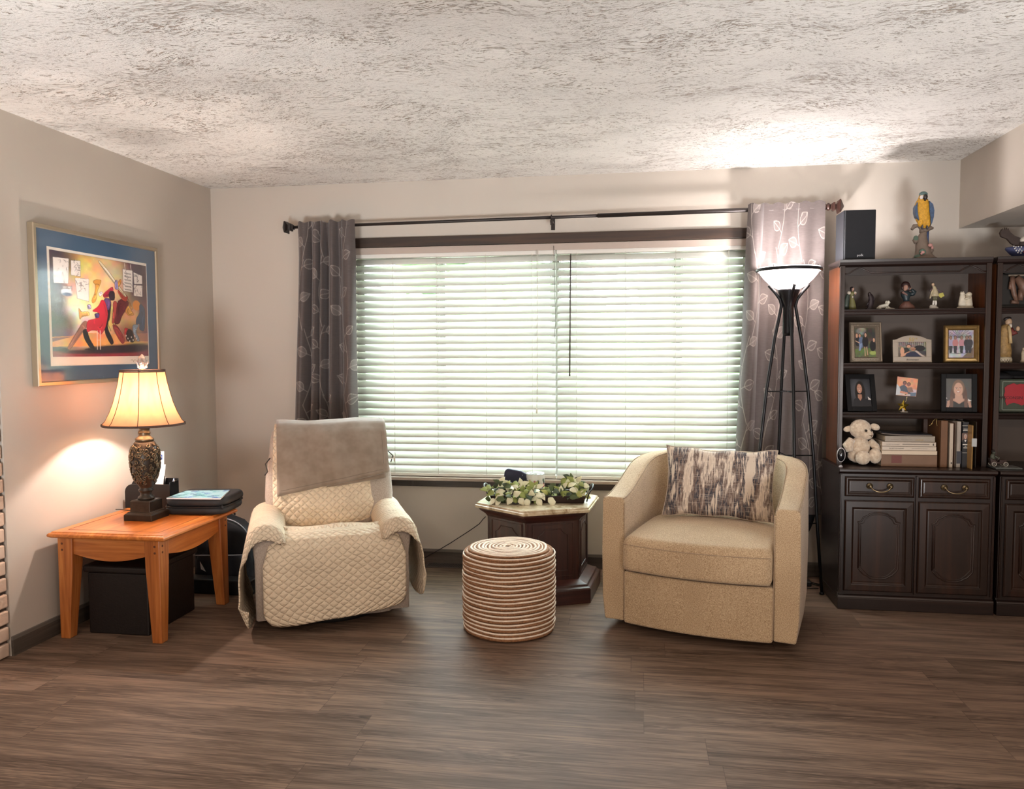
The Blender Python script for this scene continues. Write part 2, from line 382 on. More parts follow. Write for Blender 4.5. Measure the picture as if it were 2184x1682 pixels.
# brick return at the end of the left wall: coursed bricks over dark recessed mortar
M_brick = plain('c3ab98', .85, 0, 60, .6, .10, 9, .004); M_mortar = plain('4a3d36', .95)
b = MB(); b.box(-1.4, -.012, BY-.22, BY-.004, 0, HC, 1)
nrow = 33; hgt = HC/nrow
for i in range(nrow):
    z0 = i*hgt+.006; z1 = (i+1)*hgt-.008; j = .003*sin(i*7.1)
    xs = [.0-j, -.21-.1*(i % 2)]
    x = xs[0]; wds = [.0, -.20-.1*(i % 2)]
    b.box(-.105-.1*(i % 2), .002+j, BY-.20+j, BY-.012, z0, z1)
    x = -.115-.1*(i % 2)
    while x > -1.35: b.box(x-.2, x, BY-.228+.0, BY-.03, z0, z1); x -= .212
struct('wall_brick', b, [M_brick, M_mortar], bevel=.006)
# dropped beam / soffit at the right end
struct('trim_1', MB().box(4.605, RX, -5.2, 0, 2.053, HC), M_wall)['label'] = 'painted soffit box dropping from the ceiling above the shelves'

# baseboards: grey-brown board with a lighter cap
M_base = wood('baseboard_wood', '352e29', '4a423b', '5f564d', .5, 0, .6); M_basecap = plain('6d665f', .5)
M_base_y = wood('baseboard_wood_side', '352e29', '4a423b', '5f564d', .5, 1, .6)
b = MB(); b.box(.0, 4.3, -.013, 0, 0, .072, 0); b.box(0, 4.3, -.010, 0, .072, .088, 1); struct('baseboard_back', b, [M_base, M_basecap])
b = MB(); b.box(0, .013, BY, -.013, 0, .072, 0); b.box(0, .010, BY, -.010, .072, .088, 1); struct('baseboard_left', b, [M_base_y, M_basecap])

# ---------------------------------------------------------------- window
M_frame = plain('8f8a86', .5); M_trim = wood('dark_trim', '241b17', '33261f', '4b3527', .42, 0, .6, .1); M_glass = glass_mat('window_glass', (.97, 1, .98), .03)
win = thing('window_1', 'x', 'x', ((WX0+WX1)/2, .1, WZ0)); del win['label']; del win['category']; win['kind'] = 'structure'
b = MB(); b.box(WX0, WX1, .09, .135, WZ0-.02, WZ0+.04); b.box(WX0, WX1, .09, .135, WZ1-.05, WZ1); b.box(WX0, WX0+.05, .09, .135, WZ0, WZ1); b.box(WX1-.05, WX1, .09, .135, WZ0, WZ1)
for px in (941, 1185, 1443):
    x = at(px, 760, .1).x; b.box(x-.022, x+.022, .085, .138, WZ0, WZ1); b.box(x-.032, x-.027, .09, .13, WZ0, WZ1); b.box(x+.027, x+.032, .09, .13, WZ0, WZ1)
part('window_frame', b, M_frame, win, W=True, bevel=.003)
part('glass', MB().box(WX0+.04, WX1-.04, .110, .114, WZ0, WZ1-.02), M_glass, win, W=True)
M_sill = wood('worn_sill', '8f7f70', 'b5a597', 'cbbfb2', .5, 0, .8)
part('window_sill', MB().box(WX0, WX1, -.03, .09, WZ0-.02, WZ0), M_sill, win, W=True, bevel=.002, label='worn pale window sill under the blinds')
struct('trim_2', MB().box(.93, 3.52, -.022, 0, 2.028, 2.088), M_trim, bevel=.004)['label'] = 'dark stained head casing above the window'
struct('trim_3', MB().box(.93, 3.52, -.020, 0, .497, .536), M_trim, bevel=.003)['label'] = 'dark stained apron board below the window'

# ---------------------------------------------------------------- blinds (two side by side)
M_slat = translucent_mat('white_slat', 'e9efe8', .07, dcol='d9dad3'); M_vinyl = plain('e2dfd8', .45); M_cordw = plain('d8d4ca', .7); M_wand = plain('4b443f', .35)
M_val = plain('b4a59a', .5)
BYC = .028; TILT = radians(51)
def blind(x0, x1, label, wand=None, cords=()):
    t = thing('window_blind', label, 'blind', ((x0+x1)/2, BYC, 2.02), 0, None)
    part('valance', MB().box(x0-.004, x1+.004, -.012, -.004, 1.985, 2.026), M_val, t, W=True, bevel=.002)
    part('headrail', MB().box(x0, x1, -.002, .056, 1.962, 2.018), M_vinyl, t, W=True, bevel=.002)
    b = MB(); n = 30; z_top, z_bot = 1.940, .600; pitch = (z_top-z_bot)/(n-1); hw = .0262
    for i in range(n):
        z = z_top-i*pitch; k = 4
        def P(a, c, tt=0): # a across: -1 inner .. 1 outer ; slight crown
            s_ = a*hw; cr = .0025*(1-a*a)+tt; dz = 0.0010*sin(c*9+i*1.7)
            return (x0+.003+(x1-x0-.006)*c, BYC+s_*cos(TILT)-cr*sin(TILT), z+s_*sin(TILT)+cr*cos(TILT)+dz)
        b.loft([[P(a, c, .0018) for a in (-1, -.5, 0, .5, 1)]+[P(a, c, -.0018) for a in (1, .5, 0, -.5, -1)] for c in (0, .25, .5, .75, 1)], 0, True)
    part('slats', b, M_slat, t, W=True)
    part('bottom_rail', MB().box(x0, x1, BYC-.024, BYC+.024, .560, .580), M_vinyl, t, W=True, bevel=.003)
    b = MB(); m = 5
    for c in cords:
        for yy in (-.002, .056):
            b.tube([(c, yy, 1.97), (c+.002, yy, 1.2), (c, yy, .575)], .0013, 6)
    part('ladder_cords', b, M_cordw, t, W=True)
    return t
sx = 2.289
def bx(px, y=760): return at(px, y, 0).x
bl = blind(WX0+.012, sx-.003, 'left white wooden slat blind, behind the left curtain and recliner', cords=[bx(840), bx(933), bx(1037), bx(1135)])
b = MB(); p0, p1 = at(1145, 532, -.02), at(1145, 870, -.02); b.tube([p0, (p0+p1)/2+Vector((.003, 0, 0)), p1], .0016, 6); b.tube([p0+Vector((.008, 0, 0)), (p0+p1)/2, p1+Vector((.006, 0, .03))], .0012, 6)
b.lathe([(.002, 0), (.006, -.008), (.007, -.03), (.003, -.034)], tuple(p1), 8); part('pull_cord', b, M_cordw, bl, W=True)
br = blind(sx+.003, WX1-.012, 'right white wooden slat blind with a dark tilt wand', cords=[bx(1229), bx(1334), bx(1440), bx(1552)])
p0, p1 = at(1217, 545, -.02), at(1215, 802, -.02); b = MB(); b.tube([p0, p1], .0046, 8); b.tube([p0, p0+Vector((0, .012, .012))], .003, 6); part('tilt_wand', b, M_wand, br, W=True, label='dark tilt wand')
b = MB(); b.tube([at(1181, 524, -.018), at(1183, 600, -.018), at(1185, 690, -.018), at(1182, 720, -.016)], .0016, 6); part('pull_cord', b, M_wand, br, W=True, label='dark hanging cord')

# ---------------------------------------------------------------- curtain rod
M_rod = plain('2e2725', .4, .3); M_bronze = plain('4a322c', .35, .4)
za, zb = 2.156, 2.181; xa, xb = .625, 3.93
def rz(x): return za+(zb-za)*(x-xa)/(xb-xa)
rod = thing('curtain_rod', 'long dark curtain rod with square finials above the window', 'curtain rod', (2.28, -.105, 2.168))
b = MB(); b.tube([(xa, -.105, rz(xa)), (2.55, -.105, rz(2.55))], .0095, 14); b.tube([(2.55, -.105, rz(2.55)), (xb-.06, -.105, rz(xb-.06))], .0125, 14); part('pole', b, M_rod, rod, W=True)
def finial(x, d, m):
    b = MB(); z = rz(x); c = lambda k, h: [(x+d*k, -.105+h*a, z+h*c_) for a, c_ in ((-1, -1), (1, -1), (1, 1), (-1, 1))]
    b.loft([c(*q) for q in ((0, .014), (.012, .014), (.014, .022), (.024, .024), (.028, .012), (.036, .014), (.046, .036), (.052, .036), (.075, .004))], 0, False); part('finial', b, m, rod, W=True, bevel=.0015)
finial(xa, -1, M_rod)
b = MB(); x = xb-.06; z = rz(x)
b.lathe([(.012, 0), (.017, .004), (.017, .012), (.012, .016), (.020, .022), (.020, .03), (.012, .034)], (0, 0, 0), 16)
q = MB(); q.T = Matrix.Translation((x-.03, -.105, z)) @ Matrix.Rotation(pi/2, 4, 'Y')
q.lathe([(.013, 0), (.019, .004), (.019, .012), (.013, .016), (.022, .022), (.022, .03), (.013, .034)], (0, 0, 0), 16); part('collar', q, M_bronze, rod, W=True)
finial(xb-.055, 1, M_bronze)
for x in (.66, 2.272, 3.80):
    b = MB(); z = rz(x); b.box(x-.008, x+.008, -.103, 0, z-.028, z-.016); b.box(x-.012, x+.012, -.006, 0, z-.06, z+.01); b.ring((x, -.105, z), .014, .004, 20, 6, axis='x'); b.box(x-.006, x+.006, -.11, -.098, z-.045, z-.012)
    part('bracket', b, M_rod, rod, W=True, bevel=.001)

# ---------------------------------------------------------------- curtains
def curtain_paint(nx, ny, wd, ht, seed):
    r = random.Random(seed); c = Canvas(nx, ny, '544b49', wd/ht)
    base = c.a.copy(); ro = np.random.RandomState(seed); strk = ro.rand(c.nx+1, c.ny+1, 1)*.16-.08
    strk = sum(np.roll(strk, k_, 0) for k_ in range(14))/4.2; c.a = np.clip(base*(1+strk), 0, 1); asp = ht/wd
    def leaf(x, y, ang, L, col='857b76'):
        dx, dy = cos(ang), sin(ang)*1.0; nxv, nyv = -sin(ang), cos(ang); W_ = L*.36
        def P(t, s): return ((x+(dx*t*L+nxv*s*W_))/wd, (y+(dy*t*L+nyv*s*W_))/ht)
        out = [P(t, sin(pi*t**.8)) for t in np.linspace(0, 1, 9)]+[P(t, -sin(pi*t**.8)) for t in np.linspace(1, 0, 9)]
        fill = '776d69' if r.random() < .4 else '625855'
        c.poly(out, fill, .75); c.line(out+[out[0]], .0046/wd*.5, '918882', .9); c.line([P(0, 0), P(.5, .04), P(.95, 0)], .0038/wd*.5, '9a918b', .8)
    x = .08
    while x < wd+.1:
        y = -.3+r.random()*.25; xx = x; a0 = pi/2
        while y < ht:
            pts = []; yy = y; L = .42+r.random()*.1; bend = r.choice((-1, 1))*.05
            for t in np.linspace(0, 1, 10): pts.append(((xx+bend*sin(pi*t)*1.0)/wd, (yy+L*t)/ht))
            c.line(pts, .0048/wd*.5, '8f8680', .9)
            for t, sd in ((.12, 1), (.35, -1), (.6, 1), (.82, -1)):
                lx = xx+bend*sin(pi*t); ly = yy+L*t; an = -pi/2+sd*(.7+.4*r.random()); st = .028
                ex, ey = lx+cos(an)*st, ly+sin(an)*st; c.line([(lx/wd, ly/ht), (ex/wd, ey/ht)], .0044/wd*.5, '8f8680', .9); leaf(ex, ey, an+.15*sd, .075+.02*r.random())
            y += L*.98; xx += r.uniform(-.02, .02)
        x += .23
    return c
M_curt = attrmat('leaf_print_fabric', .55, 300, .15, spec=.35)
M_curt.node_tree.nodes['Principled BSDF'].inputs['Sheen Weight'].default_value = .3
def curtain(name, x0, x1, zt0, zt1, zbot, dxb, seed, label, folds):
    nx, ny = 330, 520; wd = (x1-x0)*1.75; ht = zt0-zbot; cv = curtain_paint(nx, ny, wd, ht, seed); b = MB()
    tot = sum(f[0] for f in folds)
    def S_(u, v):
        # piecewise folds: (width, depth)
        acc = 0; uu = u*tot; 
        for wf, df in folds:
            if uu <= acc+wf or (wf, df) == folds[-1]: t = min(1, (uu-acc)/wf); break
            acc += wf
        sh = 1.25*df*(1-abs(2*t-1)**2.2)
        gather = min(1, v/.08); top = 1-.15*math.exp(-v*9)
        x = x0+(x1-x0)*u+dxb[0]*(1-u)*v+dxb[1]*u*v+.004*sin(u*40+v*6)*v
        y = -.100-.020*max(0, 1-v/.12)-(sh*(.55+.45*gather)*top)+.008*sin(u*23+v*3.0)*min(1, v/.1)
        z = (zt0+(zt1-zt0)*u)*(1-v)+zbot*v+(.006*sin(u*tot*2*pi) if v < .02 else 0)
        if v < .035: z += .012
        return (x, y-.012, z)
    cv.mesh(b, S_)
    o = solo(name, b, M_curt, label, 'curtain', ((x0+x1)/2, -.12, zbot), 'leaf print curtains', smooth=True); return o
curtain('curtain', .665, 1.040, 2.168, 2.172, .42, (-.075, -.004), 3, 'dark grey leaf print curtain at the left side of the window, behind the recliner',
        [(1.15, .045), (.22, -.01), (.75, .05), (.5, .035), (.28, -.012), (.85, .055), (.3, -.005), (1.3, .05)])
curtain('curtain', 3.418, 3.845, 2.190, 2.200, .40, (-.062, .01), 8, 'grey leaf print curtain at the right side of the window, behind the floor lamp',
        [(1.2, .045), (.22, -.012), (.7, .05), (.55, .04), (.5, .045), (.25, -.008), (.8, .05), (.3, 0), (1.2, .045)])

# ---------------------------------------------------------------- outside: lawn, hedge, trees
M_lawn = plain('b9bfae', .9, 0, 0, 0, .2, 3); M_hedge = plain('6d8758', .8, 0, 30, .5, .3, 5); M_trunk = plain('6b5a4c', .9)
struct('ground', MB().box(-14, 20, .4, 30, -.6, -.5), M_lawn)
b = MB(); nx_ = 150
def hedge(u, v):
    a = 2*pi*v*.5; x = -9+24*u; rr_ = random.Random(int(u*nx_)*97+int(v*16)); k = 1+.06*(rr_.random()-.5)+.05*sin(x*2.1)+.04*sin(x*5.3+v*6)
    return (x, 10.2-1.0*cos(a)*k, -.5+(2.75+.12*sin(x*1.3))*sin(a)**.45*k)
b.grid(hedge, nx_, 16); solo('hedge', b, M_hedge, 'long sunlit garden hedge seen through the gaps of the blinds', 'hedge', (3, 10.2, -.5))
def tree(x, y, r, h, label, seed):
    rr_ = random.Random(seed); t = thing('garden_tree', label, 'tree', (x, y, -.5)); b = MB(); zc = h*.62
    for k in range(26):
        a = rr_.random()*2*pi; q = rr_.random()**.5; ph = rr_.uniform(-1, 1); R = r*rr_.uniform(.25, .45); b.ell((q*cos(a)*r*.75, q*sin(a)*r*.75, zc+ph*(h-zc)*.75), (R, R, R*.85), 10)
    part('foliage', b, M_hedge, t, disp=(.25, .5)); part('trunk', MB().lathe([(.16, 0), (.11, zc)], (0, 0, 0), 10), M_trunk, t)
tree(-1.6, 15, 2.6, 6.2, 'pale tree beyond the hedge behind the left blind', 5); tree(5.8, 15, 2.9, 6.6, 'pale tree beyond the hedge behind the right blind', 6)
# floor register
M_reg = plain('5b4f49', .4, .3); M_black = plain('121113', .5); 
x0, x1 = 1.455, 1.765; v = thing('floor_vent', 'low brown metal floor register at the baseboard beside the recliner', 'floor vent', ((x0+x1)/2, -.075, 0))
b = MB(); b.box(x0, x1, -.132, -.02, 0, .004, 0); part('faceplate', b, M_reg, v, W=True, bevel=.001)
b = MB(); n = 26
for i in range(n):
    x = x0+.025+(x1-x0-.05)*i/(n-1); b.box(x-.0028, x+.0028, -.115, -.04, .0041, .0048, 0)
part('slots', b, M_black, v, W=True)
# ================================================================ LEFT SIDE
M_oak = wood('golden_oak', '944e1e', 'bd6c2c', 'd58a44', .32, 1, .8, .35); M_oakx = wood('golden_oak_x', '84461c', 'ab632d', 'c47f43', .34, 0, .8, .3); M_oakz = wood('golden_oak_z', '84461c', 'ab632d', 'c47f43', .36, 2, .8, .25)
M_peg = plain('5a2c12', .5)
# ---- end table
tb = thing('end_table', 'golden oak end table with tapered legs against the left wall', 'table', (.32, -1.25, 0))
X0, X1, Y0, Y1, ZT = .03, .635, -1.60, -.92, .52
b = MB(); b.loft([[(X0+i, Y0+i, z), (X1-i, Y0+i, z), (X1-i, Y1-i, z), (X0+i, Y1-i, z)] for i, z in ((.012, ZT-.030), (.0, ZT-.022), (0, ZT-.012), (.006, ZT-.007), (.012, ZT-.006), (.016, ZT))], 0, False)
part('tabletop', b, M_oak, tb, W=True, bevel=.0025)
b = MB(); i0, i1 = .065, .0675
for q in (0,):
    b.box(X0+i0, X1-i0, Y0+i0, Y0+i1, ZT, ZT+.0006); b.box(X0+i0, X1-i0, Y1-i1, Y1-i0, ZT, ZT+.0006); b.box(X0+i0, X0+i1, Y0+i0, Y1-i0, ZT, ZT+.0006); b.box(X1-i1, X1-i0, Y0+i0, Y1-i0, ZT, ZT+.0006)
part('inlay', b, M_peg, tb, W=True)
def apron(a0, a1, c0, c1, ax):
    n = 14; poly = [(a0, ZT-.03), (a1, ZT-.03)]+[(a1+(a0-a1)*i/n, ZT-.03-.075-.036*sin(pi*i/n)) for i in range(n+1)]
    b = MB(); b.prism(poly, c0, c1, ax); part('apron', b, M_oakx if ax == 'y' else M_oak, tb, W=True, bevel=.001)
LX0, LX1, LY0, LY1 = .062, .590, -1.570, -.950
apron(LX0+.05, LX1-.05, LY0+.012, LY0+.032, 'y'); apron(LX0+.05, LX1-.05, LY1-.032, LY1-.012, 'y'); apron(LY0+.05, LY1-.05, LX1-.032, LX1-.012, 'x'); apron(LY0+.05, LY1-.05, LX0+.012, LX0+.032, 'x')
for sx_ in (0, 1):
    for sy_ in (0, 1):
        x = LX0 if sx_ == 0 else LX1; y = LY0 if sy_ == 0 else LY1; dx = 1 if sx_ == 0 else -1; dy = 1 if sy_ == 0 else -1
        def sq(w_, z): return [(x, y, z), (x+dx*w_, y, z), (x+dx*w_, y+dy*w_, z), (x, y+dy*w_, z)][::dx*dy]
        b = MB(); b.loft([sq(.050, 0), sq(.075, .36), sq(.078, ZT-.03)], 0, False); lg = part('leg', b, M_oakz, tb, W=True, bevel=.004)
        for zz in (ZT-.06, ZT-.09):
            q = .024+.0
            if sy_ == 0:
                b = MB(); b.T = Matrix.Translation((x+dx*q, y-.0005, zz)) @ Matrix.Rotation(pi/2, 4, 'X'); b.lathe([(.0055, -.002), (.0055, .0005), (.003, .0025)], n=10); part('peg', b, M_peg, lg, W=True)
            if sx_ == 1: b = MB(); b.T = Matrix.Translation((x+.0005, y+dy*q, zz)) @ Matrix.Rotation(pi/2, 4, 'Y'); b.lathe([(.0055, -.002), (.0055, .0005), (.003, .0025)], n=10); part('peg', b, M_peg, lg, W=True)

# ---- table lamp
M_bz = plain('2f271f', .42, .35, 40, .4, .35, 30); M_bzg = plain('5d5140', .35, .75, 60, .4, .3, 30, .004)
LXc, LYc = .315, -1.25
lp = thing('table_lamp', 'ornate bronze table lamp with a lit bell shade on the oak table', 'lamp', (LXc, LYc, ZT), radians(0))
b = MB(); sq = lambda h, z: [(h*a, h*c, z) for a, c in ((-1, -1), (1, -1), (1, 1), (-1, 1))]
b.loft([sq(*q) for q in ((.076, 0), (.076, .030), (.072, .034), (.065, .038), (.063, .042), (.054, .043), (.054, .094), (.050, .098), (.036, .100))], 0, False)
part('base', b, M_bz, lp, bevel=.002)
prof = [(.036, .100), (.040, .104), (.038, .112), (.028, .120), (.026, .132), (.034, .142), (.036, .148), (.028, .156), (.030, .162), (.042, .180), (.056, .215), (.065, .255), (.069, .295), (.069, .325), (.063, .360), (.052, .385), (.043, .396)]
body = part('vase', MB().lathe(prof, n=48), M_bz, lp)
rr = random.Random(5); b = MB()
def vr(z):
    for (r0, z0), (r1, z1) in zip(prof, prof[1:]):
        if z0 <= z <= z1: return r0+(r1-r0)*(z-z0)/(z1-z0)
    return .05
for k in range(210):
    a = rr.random()*2*pi; z = rr.uniform(.185, .38); turns = rr.uniform(.8, 1.6); R0 = rr.uniform(.007, .015); pts = []; ph = rr.random()*6; sg = rr.choice((-1, 1))
    for i in range(12):
        t = i/11; q = R0*(1-.75*t); an = ph+sg*t*turns*2*pi; zz = z+q*sin(an); R = vr(zz)+.002+.002*sin(pi*t); aa = a+q*cos(an)/max(.03, R); pts.append((R*cos(aa), R*sin(aa), zz))
    b.tube(pts, [.0022+.0012*sin(pi*i/11) for i in range(12)], 6)
for k in range(90):
    a = rr.random()*2*pi; z = rr.uniform(.19, .38); R = vr(z)+.001; b.ell((R*cos(a), R*sin(a), z), (.007, .007, .004), 8, rot=Vector((cos(a), sin(a), rr.uniform(-.6, .6))).to_track_quat('Z', 'Y').to_euler())
part('vine_carving', b, M_bzg, body)
part('neck', MB().lathe([(.043, .396), (.046, .402), (.043, .410), (.032, .418), (.026, .428), (.030, .436), (.029, .442), (.024, .450), (.027, .460), (.040, .468), (.042, .474), (.038, .478), (.02, .479)], n=40), M_bzg, lp)
b = MB(); b.lathe([(.018, .478), (.018, .53), (.012, .535), (.012, .56)], n=16); part('socket', b, plain('7a6a58', .3, .6), lp)
b = MB(); b.lathe([(.012, .56), (.016, .575), (.026, .61), (.018, .635), (.003, .642)], n=16); 
M_shade = translucent_mat('shade_silk', 'c88253', .21, (60, 60, 7), 'c49f7c')
n = 8*8; sp = [(.194, .482), (.178, .500), (.158, .540), (.139, .590), (.124, .645), (.112, .700), (.104, .752)]
rings = []
for r, z in sp:
    ring = []
    for k in range(n):
        a = 2*pi*k/n+pi/8-pi/2+.05; t = (k % 8)/8; q = 1-.022*sin(pi*t); ring.append((r*q*cos(a), r*q*sin(a), z))
    rings.append(ring)
b = MB().loft(rings, 0, True, False); sh = part('lamp_shade', b, M_shade, lp)
M_braid = plain('4f3a30', .8); M_seam = plain('6e4f3c', .8)
b = MB()
for (r, z), h in ((sp[0], .006), (sp[-1], .009)):
    for dz in (-h*.4, h*.4):
        b = MB(); pts = []
        for k in range(n+1):
            a = 2*pi*k/n+pi/8-pi/2+.05; t = (k % 8)/8; q = 1-.022*sin(pi*t); pts.append(((r+.001)*q*cos(a), (r+.001)*q*sin(a), z+dz))
        b.tube(pts, .0036, 6); part('trim_braid', b, M_braid, sh)
b = MB()
for k in range(8):
    a = 2*pi*k/8+pi/8-pi/2+.05; b = MB(); b.tube([((r+.001)*cos(a), (r+.001)*sin(a), z) for r, z in sp], .0018, 6); part('seam', b, M_seam, sh)
b = MB()
for k in range(4): a = pi/4+k*pi/2; b.tube([(.101*cos(a), .101*sin(a), .748), (0, 0, .745)], .0018, 6)
b.tube([(0, .03, .54), (0, .062, .62), (0, .055, .70), (0, 0, .752)], .002, 6); b.tube([(0, -.03, .54), (0, -.062, .62), (0, -.055, .70), (0, 0, .752)], .002, 6)
b.tube([(0, 0, .745), (0, 0, .775)], .005, 10)
part('harp', b, plain('9a8a70', .3, .8), lp)
M_crys = glass_mat('crystal', (.85, .80, .80), .35, .08)
b = MB(); b.lathe([(.010, .765), (.018, .778), (.022, .795), (.018, .815), (.010, .830), (.002, .836)], n=10, sm=False)
for k in range(6):
    a = k*pi/3; b.loft([[(cos(a)*q-sin(a)*w_, sin(a)*q+cos(a)*w_, z) for w_ in (-h, h)]+[(cos(a)*(q+.003)-sin(a)*w_, sin(a)*(q+.003)+cos(a)*w_, z) for w_ in (h, -h)] for q, z, h in ((.008, .762, .004), (.018, .768, .008), (.023, .782, .007), (.029, .797, .001))], 0, True)
part('finial', b, M_crys, lp)
cordw = MB().tube([(.24, -1.20, .525), (.20, -1.16, .535), (.14, -1.13, .530), (.06, -1.10, .528), (.02, -1.08, .523)], .0025, 6)
part('power_cord', cordw, plain('1b1512', .5), lp, W=True)

# ---- framed jazz print on the left wall
fr = thing('framed_picture', 'framed watercolour of brass players with a blue mat on the left wall', 'picture', (.0, -1.135, 1.587))
y0, y1, z0, z1 = -1.615, -.655, 1.208, 1.968; XF = .034
M_gold = plain('b9ab95', .28, .75, 60, .2); fwd = .0235
b = MB()
def mitre(b, A, B, C, D, wv, x0_, x1_):
    """picture-frame moulding in the yz plane"""
    pr = ((0, x0_), (0, x1_-.004), (.003, x1_), (wv-.006, x1_), (wv-.002, x1_-.006), (wv, x0_+.01), (wv, x0_))
    cs = [(A, 1, 1), (B, -1, 1), (C, -1, -1), (D, 1, -1)]
    rings = [[(x, P[0]+sy*o, P[1]+sz*o) for o, x in pr] for P, sy, sz in cs]; rings.append(rings[0]); b.loft(rings, 0, False, False)
mitre(b, (y0, z0), (y1, z0), (y1, z1), (y0, z1), fwd, .002, XF); part('frame', b, M_gold, fr, W=True)
M_mat = plain('41607d', .85, 0, 300, .1); M_matw = plain('efe6da', .8); XM = .026
my0, my1, mz0, mz1 = atx(99, 524, XM).y, atx(313, 563, XM).y, atx(106, 781, XM).z, atx(99, 524, XM).z
b = MB(); b.box(.004, XM, y0+.02, my0, z0+.02, z1-.02); b.box(.004, XM, my1, y1-.02, z0+.02, z1-.02); b.box(.004, XM, my0, my1, z0+.02, mz0); b.box(.004, XM, my0, my1, mz1, z1-.02)
part('blue_mat', b, M_mat, fr, W=True, label='slate blue mat board')
paper = part('print_paper', MB().box(.004, XM-.003, my0-.002, my1+.002, mz0-.002, mz1+.002), M_matw, fr, W=True)
# painted image, crop coordinates of a rectified image 0..1
c = Canvas(300, 270, '5a4653', 1.0)
def q(x, y):
    """approximate rectification of the slanted view"""
    u = (x-280)/1285; top = 20+u*210; bot = 1435; return (min(1, max(0, u)), (y-top)/(bot-top))
def Q(*p): return [q(*a) for a in p]
for cx, cy, rx, ry, col, so, al in ((.05, .6, .25, .5, '3d3444', .9, .9), (.16, .55, .12, .2, '8b6f86', 1.2, .6), (.40, .30, .24, .42, 'f0c25a', 1.1, 1), (.42, .35, .15, .34, 'fbe690', 1.2, 1), (.62, .20, .15, .22, 'ecc9a8', 1.1, .9), (.25, .60, .16, .28, 'f3d9cf', 1.2, .95), (.30, .62, .12, .2, 'fdf3ea', 1.2, 1), (.52, .55, .2, .3, 'f2d58c', 1.1, .9), (.80, .65, .2, .25, 'd9b58a', 1.0, .9), (.80, .78, .15, .12, '4b3a38', 1.0, .8), (.97, .15, .12, .3, '43323c', .9, .9), (.97, .6, .07, .3, '6b4550', .9, .8)):
    c.ell(cx, cy, rx, ry, col, so, 0, al)
c.ell(.03, .40, .10, .50, '453a4d', .7, 0, .9); c.ell(.06, .10, .16, .10, '4a3c48', .8, 0, .8); c.ell(.10, .72, .12, .14, '54465a', .8, 0, .8); c.poly(Q((280, 1170), (500, 1160), (640, 1110), (1000, 1140), (1565, 1130), (1565, 1300), (280, 1300)), 'e0a869'); c.poly(Q((280, 1180), (500, 1170), (280, 1235)), '7b5a5c'); c.poly(Q((1150, 1135), (1565, 1130), (1565, 1240), (1200, 1240)), 'a0705c')
c.poly(Q((280, 1360), (900, 1370), (1565, 1290), (1565, 1440), (280, 1440)), '8d3444'); c.noise(.25, 9, 4); c.noise(.15, 24, 5)
c.ell(.62, .925, .34, .045, '2b2230', .5, -.05, .95); c.ell(.85, .91, .2, .05, '2b2230', .6, -.08, .9); c.ell(.25, .955, .18, .018, '3a2a33', .5, 0, .9)
# hanging sheets
r3 = random.Random(3)
for sh_ in (((318, 115), (505, 135), (490, 465), (318, 455)), ((530, 155), (645, 160), (640, 370), (525, 350)), ((570, 385), (745, 400), (735, 700), (590, 660)), ((1210, 265), (1355, 290), (1350, 580), (1210, 560)), ((1370, 310), (1500, 360), (1500, 470), (1375, 470)), ((1370, 480), (1500, 490), (1495, 640), (1365, 625)), ((425, 500), (525, 500), (520, 560), (425, 550))):
    P = Q(*sh_); c.poly(P, 'f4ece6'); c.line(P+[P[0]], .0016, '55454c', .8); u0, u1 = P[0][0]+.01, P[1][0]-.01; v0, v1 = P[0][1]+.015, P[2][1]-.02
    for k in range(9):
        a_ = (r3.uniform(u0, u1), r3.uniform(v0, v1)); c.line([a_, (a_[0]+r3.uniform(-.03, .03), a_[1]+r3.uniform(-.04, .04)), (a_[0]+r3.uniform(-.02, .03), a_[1]+r3.uniform(-.03, .03))], .0016, '35303a', .9)
P = Q((1225, 300), (1340, 320)); 
for k in range(6): # lines of script on the hanging notice
    y = 320+k*43; c.line([q(1232+9*i, y+(8 if i % 2 else -8)+i*1.5) for i in range(12)], .002, '1e1a20')
c.line(Q((1240, 190), (1245, 270)), .003, 'e8ddd5'); c.line(Q((1330, 205), (1335, 285)), .003, 'e8ddd5'); c.ell(*q(465, 575), .05, .03, 'eef0f4', .4); c.ell(*q(470, 605), .045, .018, '6b7f9c', .6)
# figures
rsh = random.Random(21)
def chaikin(P):
    for _ in range(2):
        n_ = len(P); o_ = []
        for i in range(n_): a, b_ = P[i], P[(i+1) % n_]; o_ += [(a[0]*.8+b_[0]*.2, a[1]*.8+b_[1]*.2), (a[0]*.2+b_[0]*.8, a[1]*.2+b_[1]*.8)]
        P = o_
    return P
def shape(pts, col, ol='241a22', w_=.0016):
    P = chaikin(Q(*pts)); c.poly(P, col); m_ = (sum(p[0] for p in P)/len(P), sum(p[1] for p in P)/len(P))
    for k in range(4): # loose brush marks following the outline
        i0 = rsh.randrange(len(P)); L_ = [(m_[0]+(P[(i0+j) % len(P)][0]-m_[0])*q_, m_[1]+(P[(i0+j) % len(P)][1]-m_[1])*q_) for j in range(7)] if (q_ := rsh.uniform(.35, .85)) else []
        hx = ''.join('%02x' % int(max(0, min(255, int(col[t:t+2], 16)*(1.35 if k % 2 else .62)))) for t in (0, 2, 4)); c.line(L_, .0045, hx, .55)
    c.line(P+[P[0]], w_, ol, .85)
shape([(690, 950), (720, 1010), (640, 1110), (480, 1350), (440, 1330), (560, 1120), (640, 980)], 'a5786a'); shape([(640, 1080), (700, 1060), (720, 1180), (800, 1330), (740, 1340), (660, 1200)], '1d1820')
shape([(320, 1355), (420, 1310), (470, 1340), (455, 1370)], '2a2228'); shape([(640, 1340), (740, 1320), (810, 1345), (770, 1358)], '2a2228')
